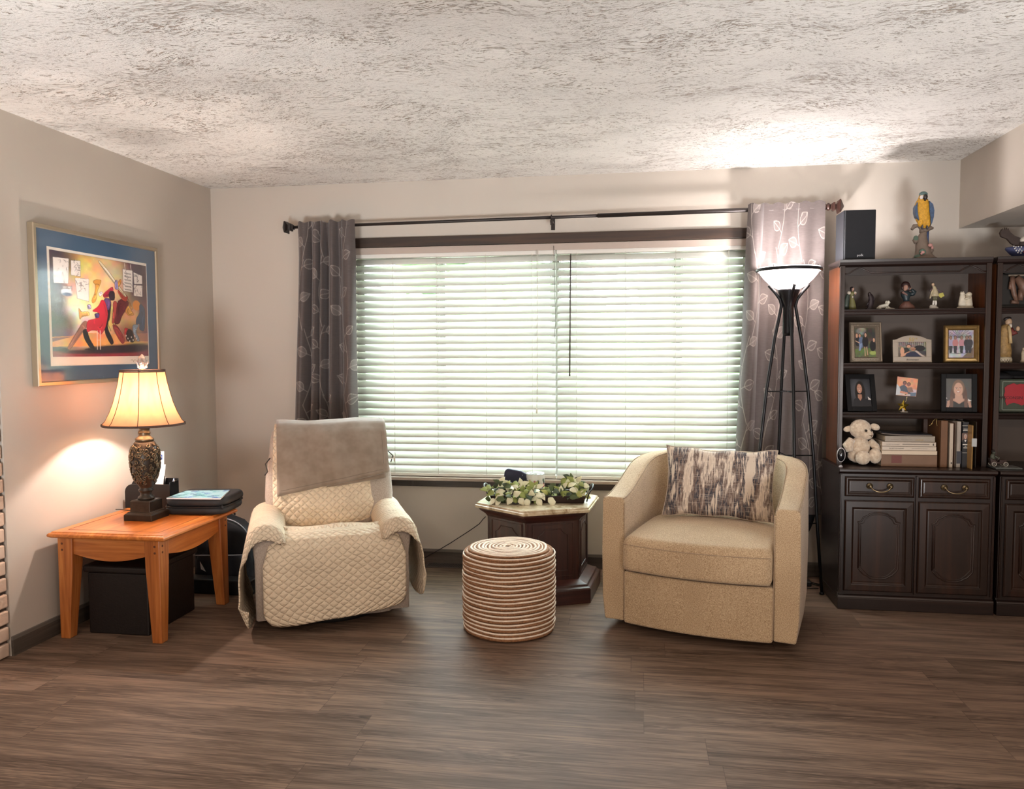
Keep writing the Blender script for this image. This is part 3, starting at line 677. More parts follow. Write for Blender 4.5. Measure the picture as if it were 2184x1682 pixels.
shape([(940, 640), (1040, 680), (1010, 900), (960, 1040), (1060, 1250), (1010, 1290), (920, 1100), (960, 900)], '241c2a'); shape([(930, 650), (1030, 660), (1020, 760), (990, 830), (950, 760)], '6a4a86')
shape([(1060, 690), (1120, 700), (1110, 880), (1060, 1000), (1030, 990), (1050, 850)], 'b84a44'); shape([(1120, 700), (1180, 660), (1290, 700), (1270, 780), (1180, 890), (1140, 1000), (1060, 1010), (1100, 850)], '6e2433'); shape([(1040, 1000), (1110, 1020), (1210, 1200), (1200, 1260), (1160, 1270), (1050, 1080)], '9a3a3c')
shape([(1120, 560), (1160, 530), (1230, 600), (1280, 640), (1250, 710), (1190, 680)], 'b5453a'); shape([(920, 600), (1060, 490), (1070, 560), (1000, 640), (930, 650)], 'a3233c'); shape([(1010, 560), (1085, 560), (1085, 680), (1030, 690), (1000, 640)], '2b1a2a')
shape([(760, 830), (860, 760), (900, 670), (950, 690), (985, 850), (970, 950), (940, 1060), (880, 1150), (830, 1090), (760, 1080), (690, 1120), (700, 950), (820, 930), (870, 850)], 'd2253f'); shape([(800, 860), (870, 850), (860, 920), (810, 920)], '4b3f7a')
shape([(790, 435), (830, 405), (910, 410), (890, 470), (850, 560), (830, 690), (780, 730), (770, 680), (810, 600), (830, 480)], 'e2a24c'); shape([(600, 770), (630, 840), (730, 830), (740, 890), (640, 900), (610, 950)], 'e8b56a'); shape([(860, 590), (900, 560), (930, 590), (880, 640)], 'f0e6ee'); shape([(710, 740), (760, 740), (760, 800), (715, 800)], 'a59cc8')
shape([(870, 150), (920, 170), (1270, 640), (1220, 640), (900, 215)], 'f1e3c0'); c.line(Q((890, 190), (1240, 640)), .0025, '7b6a55'); shape([(1120, 460), (1180, 390), (1190, 450), (1130, 520), (1100, 500)], 'd9913e'); shape([(1090, 420), (1130, 410), (1140, 540), (1090, 540)], '8d87b8')
shape([(1280, 740), (1300, 800), (1370, 880), (1280, 900), (1220, 830)], 'd9a04e'); shape([(1270, 650), (1290, 690), (1340, 800), (1320, 810)], 'c98d45'); c.ell(*q(1400, 755), .045, .055, 'd98e3a', .12); shape([(1440, 760), (1470, 730), (1530, 800), (1530, 950), (1510, 1110), (1430, 1080), (1440, 1000), (1380, 1010), (1390, 930), (1450, 850)], '35506b'); shape([(1330, 1010), (1440, 1010), (1370, 1100), (1440, 1220), (1400, 1250), (1330, 1110)], '7f94a6')
shape([(1210, 1050), (1270, 1060), (1250, 1170), (1205, 1150)], 'b3262f'); shape([(1250, 1070), (1320, 1080), (1360, 1220), (1330, 1260), (1220, 1220)], '262026'); 
for k in range(7): c.ell(*q(1230+k*26, 1160+(k*37) % 90), .006, .009, 'e8e2dd', .2)
for xx in (830, 870): c.line(Q((xx, 1090), (xx-5, 1340)), .0035, 'f2ece6')
c.line(Q((830, 1215), (870, 1215)), .002, 'f2ece6')
py0, py1, pz0, pz1 = atx(104.5, 531, .024).y, atx(311, 566, .024).y, atx(107, 761, .024).z, atx(104.5, 531.5, .024).z
b = MB(); c.mesh(b, lambda u, v: (XM-.0022, py0+(py1-py0)*u, pz1+(pz0-pz1)*v)); part('painting', b, M_photo, paper, W=True)
b = MB(); b.tube([(XM-.002, py1-.16+.011*k, pz0-.024+.007*sin(k*2.3)*(1 if k < 11 else .2)) for k in range(14)], .0007, 5); b.tube([(XM-.002, py1-.09, pz0-.045), (XM-.002, py1-.0, pz0-.022)], .0006, 5); part('signature', b, plain('8b8078', .7), paper, W=True)
part('glass', MB().box(XM+.002, XM+.0035, y0+.018, y1-.018, z0+.018, z1-.018), glass_mat('picture_glass', (1, 1, 1), .0, .12, .16), fr, W=True)

# ---- storage ottoman under the table
M_leather = plain('130c0b', .5, 0, 130, .35, .2, 20)
ot = thing('storage_ottoman', 'dark brown storage ottoman pushed under the oak table', 'ottoman', (.305, -1.28, 0))
part('body', MB().box(.150, .468, -1.485, -1.085, .0, .300), M_leather, ot, W=True, bevel=.006)
part('lid', MB().box(.132, .486, -1.500, -1.070, .302, .338), M_leather, ot, W=True, bevel=.012, segs=3)

# ---- desk organizer with letters and pens
M_blk = plain('0f0e10', .28); M_paper = plain('efeef2', .7); M_paperf = plain('c8c5cc', .7)
Yo = -1.015
og = thing('desk_organizer', 'glossy black desk organizer behind the table lamp', 'organizer', (.16, Yo, ZT))
def arch(x0, x1, z0, z1, r, n=8):
    p = [(x0, z0), (x1, z0)]
    p += [(x1-r+r*cos(a), z1-r+r*sin(a)) for a in [pi/2*i/n for i in range(n+1)]]+[(x0+r-r*cos(a), z1-r+r*sin(a)) for a in [pi/2-pi/2*i/n for i in range(n+1)]]; return p
ax0, ax1 = at(268, 1060, Yo).x, at(331, 1060, Yo).x; az = at(290, 1032, Yo).z; bx0, bx1 = at(322, 1060, Yo).x, at(370, 1060, Yo).x; bz = at(350, 1026, Yo).z
b = MB(); b.prism(arch(ax0, ax1, ZT, az, .045), Yo-.006, Yo); part('front_panel', b, M_blk, og, W=True, bevel=.001)
b = MB(); b.prism(arch(ax0, ax1, ZT, az+.02, .045), Yo+.05, Yo+.056); part('back_panel', b, M_blk, og, W=True, bevel=.001)
b = MB(); b.box(bx0, bx1, Yo-.03, Yo-.026, ZT, bz-.012); b.box(bx0, bx1, Yo+.05, Yo+.054, ZT, bz+.01); b.box(bx0, bx0+.004, Yo-.03, Yo+.05, ZT, bz); b.box(bx1-.004, bx1, Yo-.03, Yo+.05, ZT, bz); b.box(bx0, bx1, Yo-.03, Yo+.05, ZT, ZT+.004)
part('pen_cup', b, M_blk, og, W=True, bevel=.0015)
def sheet(name, c4, Y, m, label, cat, rot=0, grp=None, th=.0012):
    P = [at(x, y, Y) for x, y in c4]; b = MB(); b.hexa([(p.x, p.y-th, p.z) for p in (P[3], P[2])]+[(p.x, p.y+th, p.z) for p in (P[2], P[3])]+[(p.x, p.y-th, p.z) for p in (P[0], P[1])]+[(p.x, p.y+th, p.z) for p in (P[1], P[0])])
    cx = sum(p.x for p in P)/4; z = min(p.z for p in P); t = thing(name, label, cat, (cx, Y, z), 0, grp); part('sheet', b, m, t, W=True); return t
e1 = sheet('envelope', ((333, 963), (350, 962), (350, 1062), (331, 1062)), Yo+.03, M_paper, 'taller white leaflet with a small blue square, behind the table lamp', 'paper')
b = MB(); A, B_ = at(339.5, 969, Yo+.0285), at(346.5, 979.5, Yo+.0285); b.box(A.x, B_.x, A.y-.0012, A.y, B_.z, A.z); part('logo', b, plain('1f3f86', .6), e1, W=True, label='blue square mark')
b = MB(); cxl = (A.x+B_.x)/2; zl = (A.z+B_.z)/2
for dz, h in ((.006, .003), (0, .007), (-.006, .004)): b.box(cxl-h, cxl+h, A.y-.002, A.y-.0012, zl+dz-.0016, zl+dz+.0016)
b.box(cxl-.0012, cxl+.0012, A.y-.002, A.y-.0012, zl-.011, zl+.012); part('logo_mark', b, M_paper, e1, W=True)
sheet('envelope', ((333, 992), (353.5, 990), (346, 1062), (330, 1062)), Yo+.015, M_paper, 'shorter white envelope in front of the leaflet in the organizer', 'envelope')
def pen(p0, p1, m, label, clip=True, r=.004, grp=None):
    p0, p1 = Vector(p0), Vector(p1); t = thing('pen', label, 'pen', p0, 0, grp); d = p1-p0; b = MB(); b.tube([p0, p0+d*.05, p1-d*.12, p1-d*.1, p1], [.002, r, r, r*.8, r*.8], 10); part('barrel', b, m, t, W=True)
    if clip: b = MB(); b.tube([p1-d*.05+Vector((r+.002, 0, 0)), p1-d*.3+Vector((r+.002, 0, 0))], .0012, 6); part('clip', b, plain('b9b9bd', .2, .9), t, W=True)
zc = ZT+.006
pen((at(345, 1060, Yo).x, Yo, zc), at(351.5, 1014, Yo), M_blk, 'black pen with a grey grip standing in the organizer'); pen((at(352, 1060, Yo).x, Yo+.01, zc), at(371, 1020, Yo+.01), plain('9fb2c9', .25, .5), 'silvery blue ballpoint leaning right in the organizer')
pen((at(340, 1060, Yo).x, Yo-.01, zc), at(325, 1030, Yo-.01), plain('8f9095', .3, .4), 'grey pen leaning left, close behind the lamp vase'); 
# ---- folded black case with a patterned notebook on top
M_nylon = plain('26272a', .6, 0, 150, .3, .15, 12); M_nyl2 = plain('1c1c1f', .6)
bag = thing('folded_case', 'folded black nylon case at the far end of the oak table', 'case', (.49, -1.0, ZT), radians(6))
ol = [(.165*f_(0), .15*f_(1)) for f_ in [(lambda t: (lambda i: shp(.35)(t)[i]))(2*pi*k/40) for k in range(40)]]
b = MB().slab(ol, .0, .040, .018, .002); part('bottom_half', b, M_nylon, bag, disp=(.08, .006))
b = MB().slab([(x+.004, y+.004) for x, y in ol], .041, .088, .022, .004); tp = part('top_half', b, M_nylon, bag, disp=(.09, .008))
b = MB(); 
for zz in (.0405,): b.tube([(x*1.0+.002, y*1.0, zz) for x, y in ol]+[(ol[0][0]+.002, ol[0][1], zz)], .0035, 6)
part('zip_piping', b, M_nyl2, bag); part('zip_pull', MB().ell((.155, -.14, .04), (.008, .006, .011), 10), M_nyl2, bag)
P4 = [atz(x, y, .616) for x, y in ((355, 1061), (470, 1062), (490, 1044.5), (398, 1046))]
nb = thing('notebook', 'blue and turquoise swirl patterned notebook lying on the folded case', 'notebook', tuple((P4[0]+P4[2])/2-Vector((0, 0, .006))))
b = MB(); b.hexa([(p.x, p.y, .609) for p in P4]+[(p.x, p.y, .6155) for p in P4]); part('pages', b, M_paper, nb, W=True)
c = Canvas(90, 70, '9cc6d2', .8)
for k in range(44):
    r_ = random.Random(k); cx, cy = r_.random(), r_.random(); col = r_.choice(('2f5fa8', '5aa7b5', '3b7f8c', '274a86', '8fc4cc'))
    for R in (.03, .055, .08): c.line([(cx+R*cos(a), cy+R*sin(a)*1.2) for a in np.linspace(r_.random()*3, r_.random()*3+3.4, 12)], .010, col, .9)
b = MB(); c.mesh(b, lambda u, v: tuple((P4[3]*(1-u)+P4[2]*u)*(1-v)+(P4[0]*(1-u)+P4[1]*u)*v+Vector((0, 0, .0004)))); part('cover', b, M_photo, nb, W=True)

# ---- backpack in the corner
M_pack = plain('12141b', .7, 0, 180, .4, .2, 10); M_pk2 = plain('1f222c', .6); M_lt = plain('a9abb5', .6)
bp = thing('backpack', 'black backpack with a pale line emblem on the floor behind the oak table', 'backpack', (.385, -.60, 0), radians(8))
b = MB(); prof_ = []
for i in range(13):
    t = i/12; z = .4*t; hw = .175*(1 if t < .55 else sqrt(max(0.001, 1-((t-.55)/.45)**2.2))*1.0); dp = .10*(1-.35*t)
    prof_.append([(hw*shp(.55)(2*pi*k/32)[0], dp*shp(.55)(2*pi*k/32)[1], z) for k in range(32)])
b.loft(prof_); part('body', b, M_pack, bp, disp=(.12, .012))
b = MB(); b.loft([[(.14*g*shp(.5)(2*pi*k/28)[0], -.09+.035*shp(.5)(2*pi*k/28)[1]*g, z) for k in range(28)] for z, g in ((.03, .9), (.06, 1), (.16, 1), (.185, .93), (.19, .8))]); fp = part('front_pocket', b, M_pk2, bp)
b = MB(); b.tube([(-.135+.27*i/12, -.118-.006*sin(pi*i/12), .192+.002*i/12) for i in range(13)], .003, 6); part('zip', b, M_lt, fp)
pts = [(.172*cos(a), -.07, .235+.163*sin(a)) for a in [pi*(-.02+.5*i/12) for i in range(13)]]; b = MB(); b.tube(pts, .0028, 6); part('reflective_piping', b, M_lt, bp)
b = MB(); e = [(-.03, .0), (-.022, .012), (-.01, .02), (.008, .021), (.02, .014), (.03, .018), (.034, .026), (.03, .012), (.02, .004), (0, .0), (-.018, -.002)]
b.tube([(.0+x, -.104, .232+z) for x, z in e]+[(0-.03, -.104, .232)], .0014, 5); b.tube([(-.022+.045*i/6, -.104, .222+.003*(i % 2)) for i in range(7)], .0012, 5); part('emblem', b, M_lt, bp, label='pale curved line emblem')
b = MB(); b.hexa([(-.10, -.132, .115), (-.072, -.132, .10), (-.072, -.130, .10), (-.10, -.130, .115), (-.105, -.132, .16), (-.085, -.132, .125), (-.085, -.130, .125), (-.105, -.130, .16)]); part('paper_tag', b, M_paperf, bp, label='crumpled white tag')
b = MB(); b.tube([(-.05, .02, .40), (-.03, .02, .435), (.03, .02, .435), (.05, .02, .40)], .006, 8); part('handle', b, M_pk2, bp)
# low black box on the floor to the right of the pack
lb = solo('storage_case', MB().box(.18, .66, -.84, -.74, 0, .085), plain('0e1014', .5), 'low flat black case on the floor in front of the backpack', 'case', (.42, -.79, 0), bevel=.01)
# ================================================================ RECLINER
M_up = fabric('grey_linen', '9d9085', 'bcafa3', 420, .3, True); M_dark = plain('0d0c0c', .7)
M_quilt = quilt_mat('cream_quilt', 'e4d3ba'); M_throw = fabric('taupe_plush', '857667', '968779', 14, .2, False, .8)
rec = thing('recliner', 'grey upholstered recliner armchair under the quilted cover, beside the oak table', 'armchair', (1.317, -1.255, 0), radians(25))
def rrect(cx, cy, hx, hy, z, e=.35, n=36): f = shp(e); return [(cx+hx*f(2*pi*k/n)[0], cy+hy*f(2*pi*k/n)[1], z) for k in range(n)]
part('mechanism', MB().lathe([(.27, 0), (.29, .01), (.29, .03), (.20, .05), (.20, .08)], (0, .36, 0), 32), M_dark, rec)
b = MB(); b.loft([rrect(0, .37, .30, .36, z, .2) for z in (.055, .07)]+[rrect(0, .36, .30+.004*sin(z*8), .37, z, .2) for z in (.12, .3, .40)]+[rrect(0, .37, .29, .35, .405, .25), rrect(0, .38, .25, .31, .41, .3)]); part('seat', b, M_up, rec)
for sgn in (-1, 1):
    b = MB(); rings = []
    for yy, sc in ((-.012, .80), (.0, .95), (.02, 1), (.3, 1), (.6, 1), (.70, .97), (.72, .85)):
        ring = []; cx = sgn*.318; n = 10
        pr = [(-.052, .075), (-.055, .36), (-.065, .44)]+[(-.07*cos(a), .45+.065*sin(a)) for a in [pi*i/n for i in range(1, n)]]+[(.065, .44), (.052, .36), (.052, .075)]
        for x, z in pr: ring.append((cx+x*(.92+.08*sc), yy, .06+(z-.06)*(.985+.015*sc)))
        if sc < 1: ring = [(cx+(x-cx)*sc, y_, z if z < .1 else z-.02*(1-sc)) for x, y_, z in ring]
        rings.append(ring)
    b.loft(rings, 0, True, True, True); part('arm', b, M_up, rec, smooth=True)
def bc(z): return .535+(z-.42)*.27
b = MB(); rings = []
for z, hw, th in ((.40, .27, .09), (.48, .31, .115), (.58, .325, .12), (.70, .32, .115), (.80, .305, .105), (.90, .295, .095), (.955, .285, .080), (.980, .262, .055), (.988, .22, .02)): rings.append(rrect(.014, bc(z), hw*1.03+.012, th, .4+(z-.4)*.928, .4))
b.loft(rings); part('backrest', b, M_up, rec)
b = MB(); b.tube([(-.30, .53, .79), (-.325, .52, .76), (-.315, .50, .72), (-.33, .50, .70)], .0035, 6); part('tie_strap', b, plain('4d453f', .8), rec); b = MB(); b.tube([(.34, .56, .80), (.365, .54, .775), (.352, .53, .74)], .0035, 6); part('tie_strap', b, plain('4d453f', .8), rec); b = MB(); 

sc = thing('slipcover', 'cream diamond-quilted slipcover draped over the recliner', 'chair cover', (1.317, -1.255, 0), radians(25))
def wr(a, b_, s=1): return .006*s*(sin(a*9+b_*5)+.6*sin(a*17-b_*13+1.3))
def polyl(pts, t):
    L = [0]
    for p_, q_ in zip(pts, pts[1:]): L.append(L[-1]+math.dist(p_, q_))
    d = t*L[-1]
    for i in range(len(pts)-1):
        if d <= L[i+1] or i == len(pts)-2:
            k = (d-L[i])/(L[i+1]-L[i]); return tuple(x+(y-x)*k for x, y in zip(pts[i], pts[i+1])), L[-1]
path = [(.50, .400), (.42, .415), (.28, .445), (.14, .475), (.04, .480), (-.01, .462), (-.040, .42), (-.052, .36), (-.055, .26), (-.052, .16), (-.045, .075)]
def seatp(u, v):
    (y, z), L = polyl(path, v); w0 = .275 if v < .45 else .275+.065*min(1, (v-.45)/.25)
    rem = (1-v)*L; rc = .075; ins = rc-sqrt(max(0, rc*rc-(rc-rem)**2)) if rem < rc else 0
    x = (2*u-1)*(w0-ins)+.008; edge = abs(2*u-1)
    if v < .42: z += .03*edge**6+wr(u*1.2, v)*.6; z += .012*(1-edge**2)
    else: y += wr(u, v)*.7-.012*(1-edge**2)+.018*edge**8
    if v >= .42: z += .028*(1-2*u)*0+(-.030)*(1-u)*v**4+.02*u*v**4
    return (x, y, z)
b = MB().grid(seatp, 60, 90, uvs=lambda u, v: (-u*.6, v*1.05)); part('seat_panel', b, M_quilt, sc, solid=.008)
path2 = [(.45, .40), (.425, .46), (.43, .54)]+[(bc(z)-th-.012, z) for z, th in ((.64, .118), (.74, .112), (.84, .102), (.92, .092), (.955, .078))]+[(bc(.98)-.045, .990), (bc(.98), 1.000), (bc(.98)+.06, .985), (bc(.95)+.10, .93), (bc(.9)+.112, .80)]
def backp(u, v):
    (y, z), L = polyl(path2, v); x = -.285+.53*u; e_ = abs(2*u-1); return (x*(1-.06*v+.03*sin(v*4)), y+wr(u, v)*.5+.03*e_**6*(1 if v < .6 else 0), (z if z < .4 else .4+(z-.4)*.928)+.004*sin(u*9))
b = MB().grid(backp, 50, 70, uvs=lambda u, v: (-u*.53, v*.95)); part('back_panel', b, M_quilt, sc, solid=.008)
for sgn in (-1, 1):
    hang = .47 if sgn < 0 else .37
    cs = [(-.080, .425), (-.088, .455)]+[(-.088*cos(a), .457+.083*sin(a)) for a in [pi*i/10 for i in range(1, 10)]]+[(.092, .45), (.104, .40), (.116, .34), (.122, .26), (.120, .24-(hang-.24)*.5), (.080 if sgn < 0 else .112, .46-hang+.03)]
    def armp(u, v):
        # v across the arm (inner -> top -> outer hanging), u from back to front
        (x, z), L = polyl(cs, v); top = max(0, 1-abs(v-.27)/.30); y = .58-.60*min(1, u/.84); over = max(0, (u-.84)/.16)
        flare = max(0, (v-.5)/.5); front = u
        if over > 0:
            y += -.030*sin(over*pi/2)*min(1, top*2)-.02*over*flare; z -= .065*over**1.15*min(1, top*1.8)*min(1, v/.14+.15); x += (-x)*.10*over*top
        x += flare*(.012*sin(u*7+1))*(1-flare*.5)+.005*sin(v*20+u*9)*flare; z += .012*sin(u*8)*flare+wr(u, v)*.5*top
        if sgn < 0: z += .03*(1-front)*flare
        rem = (1-v)*L
        if u > .7 and rem < .16: z += .10*((u-.7)/.3)**2*(1-rem/.16)**1.3
        return (sgn*(.318+x), y, max(.02, z))
    b = MB().grid(armp, 54, 60, uvs=lambda u, v: (u*.75, v*.8)); part('arm_panel', b, M_quilt, sc, solid=.007)
b = MB(); b.box(.368, .371, .50, .54, .745, .775); b.box(.33, .371, .515, .52, .76, .765); part('care_label', b, plain('ded6cc', .7), sc)

# throw blanket over the top of the back
th = thing('throw_blanket', 'taupe plush throw folded over the top of the recliner back', 'blanket', (1.317, -1.255, 0), radians(25))
def tp_path(zl, g): return [(y_, z_ if z_ < .4 else .4+(z_-.4)*.928) for y_, z_ in tp_path0(zl, g)]
def tp_path0(zl, g): return [(bc(zl)-.125-g, zl)]+[(bc(z)-t_-g, z) for z, t_ in ((.76, .122), (.84, .112), (.92, .102), (.955, .092)) if z > zl+.02]+[(bc(.98)-.058-g*.5, .994+g*.6), (bc(.99), 1.008+g), (bc(.98)+.07+g, .992), (bc(.94)+.115+g, .92), (bc(.8)+.13+g, .78), (bc(.7)+.13+g, .66)]
def throwp(x0, x1, zl0, zl1, g):
    def f(u, v):
        (y, z), L = polyl(tp_path(zl0+(zl1-zl0)*u, g), v); x = x0+(x1-x0)*u
        y += .006*sin(u*7+v*4)+.003*sin(u*19+v*9)-.006*sin(pi*u); z += .004*sin(u*8+2)*(1 if v > .3 else 0)
        return (x+.01*(1-v)*(u-.5), y, z)
    return f
b = MB().grid(throwp(-.262, .330, .605, .715, .012), 40, 50); part('outer_fold', b, M_throw, th, solid=.013)
b = MB().grid(throwp(-.235, .312, .615, .680, .001), 40, 50); part('inner_fold', b, M_throw, th, solid=.009)
b = MB(); f = throwp(-.262, .330, .605, .715, .019); b.tube([f(.955, v/60) for v in range(4, 50)], .0010, 6); b.tube([f(u/60, .03) for u in range(2, 58)], .0010, 6); part('hem_stitching', b, plain('75695c', .9), th)

# ================================================================ WOVEN POUF
M_jute = plain('8f6545', .9, 0, 190, .9, .32, 120, .006); M_cot = plain('ecdccb', .9, 0, 260, .7, .08, 60, .003)
b = MB(); R = .218; H = .402; nrow = 18; rv = random.Random(2); pitch = (H-.03)/nrow
def band(r, z, rr_, rz_, m, n=96, ax=0):
    ph = rv.random()*6; rings = []
    for i in range(n):
        a = 2*pi*i/n; q = r+.0018*sin(3*a+ph)+.0012*sin(7*a+ph*2); zz = z+.0016*sin(2*a+ph)+.001*sin(5*a); rings.append([(q*cos(a)+rr_*cos(t)*cos(a), q*sin(a)+rr_*cos(t)*sin(a), zz+rz_*sin(t)) for t in [2*pi*k/8 for k in range(8)]])
    ids = [[b.av(p) for p in r_] for r_ in rings]
    for i in range(n):
        A_, B_ = ids[i], ids[(i+1) % n]
        for k in range(8): b.af((A_[k], B_[k], B_[(k+1) % 8], A_[(k+1) % 8]), m, True)
for i in range(nrow):
    z = .012+i*pitch; br_ = .003*sin(pi*i/nrow); band(R+br_, z+.003, .0090, .0082, 0); band(R+.0052+br_, z+pitch*.60, .0042, .0046, 1)
nr = 12
for i in range(nr):
    r = R-.004-(i)*(R-.004)/nr; dz = H-.004-.012*(1 if i == 0 else 0)+.004*min(i, 3)*.3
    if r > .02: band(r-.002, dz, .0068, .005, 0, 72); band(r-.0125, dz+.002, .0062, .0058, 1, 72)
b.lathe([(R-.003, .004), (R-.003, H-.018), (R-.02, H-.008), (.001, H-.006)], n=48, m=0)
pf = solo('pouf', b, [M_jute, M_cot], 'round striped jute and cotton pouf in the middle of the floor', 'pouf'); pf.location = (2.165, -1.115, 0)

# ================================================================ HEXAGONAL TABLE
M_wal = wood('dark_cherry', '24120f', '381c17', '4b2820', .38, 2, .6, .2); M_wal2 = wood('dark_cherry_y', '2a1512', '3f201a', '552d24', .38, 0, .6, .2)
def stone():
    m, nt, b = newmat('veined_stone'); co = objco(nt); f = noise(nt, co, 9, 5, .65, 1.8); nt.links.new(ramp(nt, f, [(.32, lin('8b7658')), (.46, lin('b3a083')), (.6, lin('cfc2a8')), (.75, lin('a38a63'))]), b.inputs['Base Color'])
    b.inputs['Roughness'].default_value = .16; return m
M_stone = stone()
HX, HY, A0 = 2.232, -.462, radians(24.5); ht = thing('hexagonal_table', 'dark wood hexagonal side table with a stone top below the window', 'table', (HX, HY, 0), A0)
hexp = lambda R: [(R*cos(pi/3*k), R*sin(pi/3*k)) for k in range(6)]
hl = lambda R, z: [(x, y, z) for x, y in hexp(R)]
b = MB(); b.loft([hl(*q_) for q_ in ((.362, .490), (.370, .493), (.372, .506), (.366, .509), (.364, .516), (.358, .520))], 0, False); part('stone_top', b, M_stone, ht, bevel=.001)
b = MB(); b.loft([hl(*q_) for q_ in ((.300, .44), (.312, .455), (.330, .468), (.345, .478), (.350, .490))], 0, False); part('cornice', b, M_wal2, ht)
b = MB(); b.loft([hl(.300, .085), hl(.300, .45)], 0, False); part('body', b, M_wal, ht, bevel=.003)
b = MB(); b.loft([hl(*q_) for q_ in ((.382, 0), (.382, .075), (.376, .082), (.362, .088), (.356, .098), (.335, .104), (.315, .112), (.300, .118))], 0, False); part('plinth', b, M_wal2, ht, bevel=.002)
for k in (3, 4, 5, 0, 1):
    # raised mouldings on each face
    a = pi/3*k+pi/6; ap = .300*cos(pi/6); b = MB(); b.T = Matrix.Rotation(a, 4, 'Z') @ Matrix.Translation((ap, 0, 0))
    w2, za_, zb_ = .118, .135, .43; t = .004
    for (y_, y2, z_, z2) in ((-w2, w2, zb_-.006, zb_), (-w2, w2, za_, za_+.006), (-w2, -w2+.006, za_, zb_), (w2-.006, w2, za_, zb_)): b.box(0, t, y_, y2, z_, z2)
    pts = [(-.085, .17), (.085, .17), (.085, .365), (.060, .380), (.045, .400), (-.045, .400), (-.060, .380), (-.085, .365), (-.085, .17)]
    b.tube([(.001, y_, z_) for y_, z_ in pts], .0032, 6); 
    b.box(0, .002, -.146, -.140, .125, .442); b.box(0, .002, .140, .146, .125, .442)
    part('door_panel' if k in (3, 4) else 'side_panel', b, M_wal, ht, bevel=.001)

# tray, garland and what stands in it
M_trayw = plain('2a1a17', .45, 0, 0, 0, .2, 20); M_iron = plain('121212', .35, .6)
tz = .521; txl, txr = at(1038, 1060, -.62).x, at(1250, 1060, -.62).x
tr = thing('serving_tray', 'long dark wooden tray with metal handles on the hexagonal table', 'tray', ((txl+txr)/2, -.50, tz), radians(5))
L2 = .268; D2 = .105
b = MB(); b.box(-L2+.015, L2-.015, -D2+.012, D2-.012, 0, .008)
for (p_, q_) in (((-1, -1), (1, -1)), ((-1, 1), (1, 1))):
    s_ = p_[1]; b.hexa([(-L2+.015, s_*(D2-.012), 0), (L2-.015, s_*(D2-.012), 0), (L2-.015, s_*(D2-.02), 0), (-L2+.015, s_*(D2-.02), 0), (-L2, s_*D2, .042), (L2, s_*D2, .042), (L2, s_*(D2-.008), .042), (-L2, s_*(D2-.008), .042)][::1])
for s_ in (-1, 1): b.hexa([(s_*(L2-.015), -D2+.012, 0), (s_*(L2-.015), D2-.012, 0), (s_*(L2-.023), D2-.012, 0), (s_*(L2-.023), -D2+.012, 0), (s_*L2, -D2, .042), (s_*L2, D2, .042), (s_*(L2-.008), D2, .042), (s_*(L2-.008), -D2, .042)])
part('tray_body', b, M_trayw, tr, bevel=.0015)
for s_ in (-1, 1):
    b = MB(); b.tube([(s_*(L2+.002), -D2-.002, .012), (s_*(L2+.012), -D2+.01, .05), (s_*(L2+.036), -D2+.05, .082), (s_*(L2+.040), 0, .088), (s_*(L2+.036), D2-.05, .082), (s_*(L2+.012), D2-.01, .05), (s_*(L2+.002), D2+.002, .012)], .006, 8, flat=.6)
    hd = part('handle', b, M_iron, tr); b = MB(); b.ell((s_*(L2-.012), -D2+.004, .022), (.004, .004, .004), 8, 0); part('rivet', b, plain('8b7a5c', .3, .9), hd)
M_l = [plain('e9e6c8', .6, 0, 60, .2), plain('8f9a55', .6, 0, 60, .2), plain('52603c', .6, 0, 60, .2), plain('b2b46c', .6, 0, 60, .2), plain('3d4a35', .6)]
gl = thing('leaf_garland', 'artificial garland of cream and green leaves lying over the tray', 'garland', ((txl+txr)/2, -.52, tz+.03), radians(5))
b = MB(); rg = random.Random(12); lv = [MB() for _ in range(1)]
def leaf(b, c_, d, nrm, L, W_, m):
    d = d.normalized(); s_ = d.cross(nrm).normalized(); n_ = s_.cross(d); pts = []; 
    prof_ = [(0, .02), (.15, .55), (.35, .98), (.6, .85), (.82, .42), (1, .02)]; A_ = []; B_ = []; C_ = []
    for t, w_ in prof_:
        bend = -.25*t*t*L; p = c_+d*t*L+n_*bend; up = n_*(.22*w_*W_); A_.append(b.av(p-s_*w_*W_/2+up)); B_.append(b.av(p)); C_.append(b.av(p+s_*w_*W_/2+up))
    for i in range(5): b.af((A_[i], B_[i], B_[i+1], A_[i+1]), m, True); b.af((B_[i], C_[i], C_[i+1], B_[i+1]), m, True)
stems = []
for k in range(7):
    x0_ = -.26+.52*rg.random(); st = [Vector((-.27+k*.075, -.06+.05*rg.random(), .0)), Vector((-.22+k*.075, -.04, .035+.02*rg.random())), Vector((-.15+k*.072, -.05*rg.random(), .045)), Vector((-.09+k*.06, -.09, .02))]
    stems.append(st); b.tube(st, .0022, 6, 4)
def hprof(x):  # height of the greenery along the tray, as in the photo: low in the middle, tall at the right
    return .050+.042*math.exp(-((x-.19)/.07)**2)+.018*math.exp(-((x+.20)/.06)**2)+.012*math.exp(-((x+.08)/.08)**2)-.02*math.exp(-((x-.07)/.05)**2)
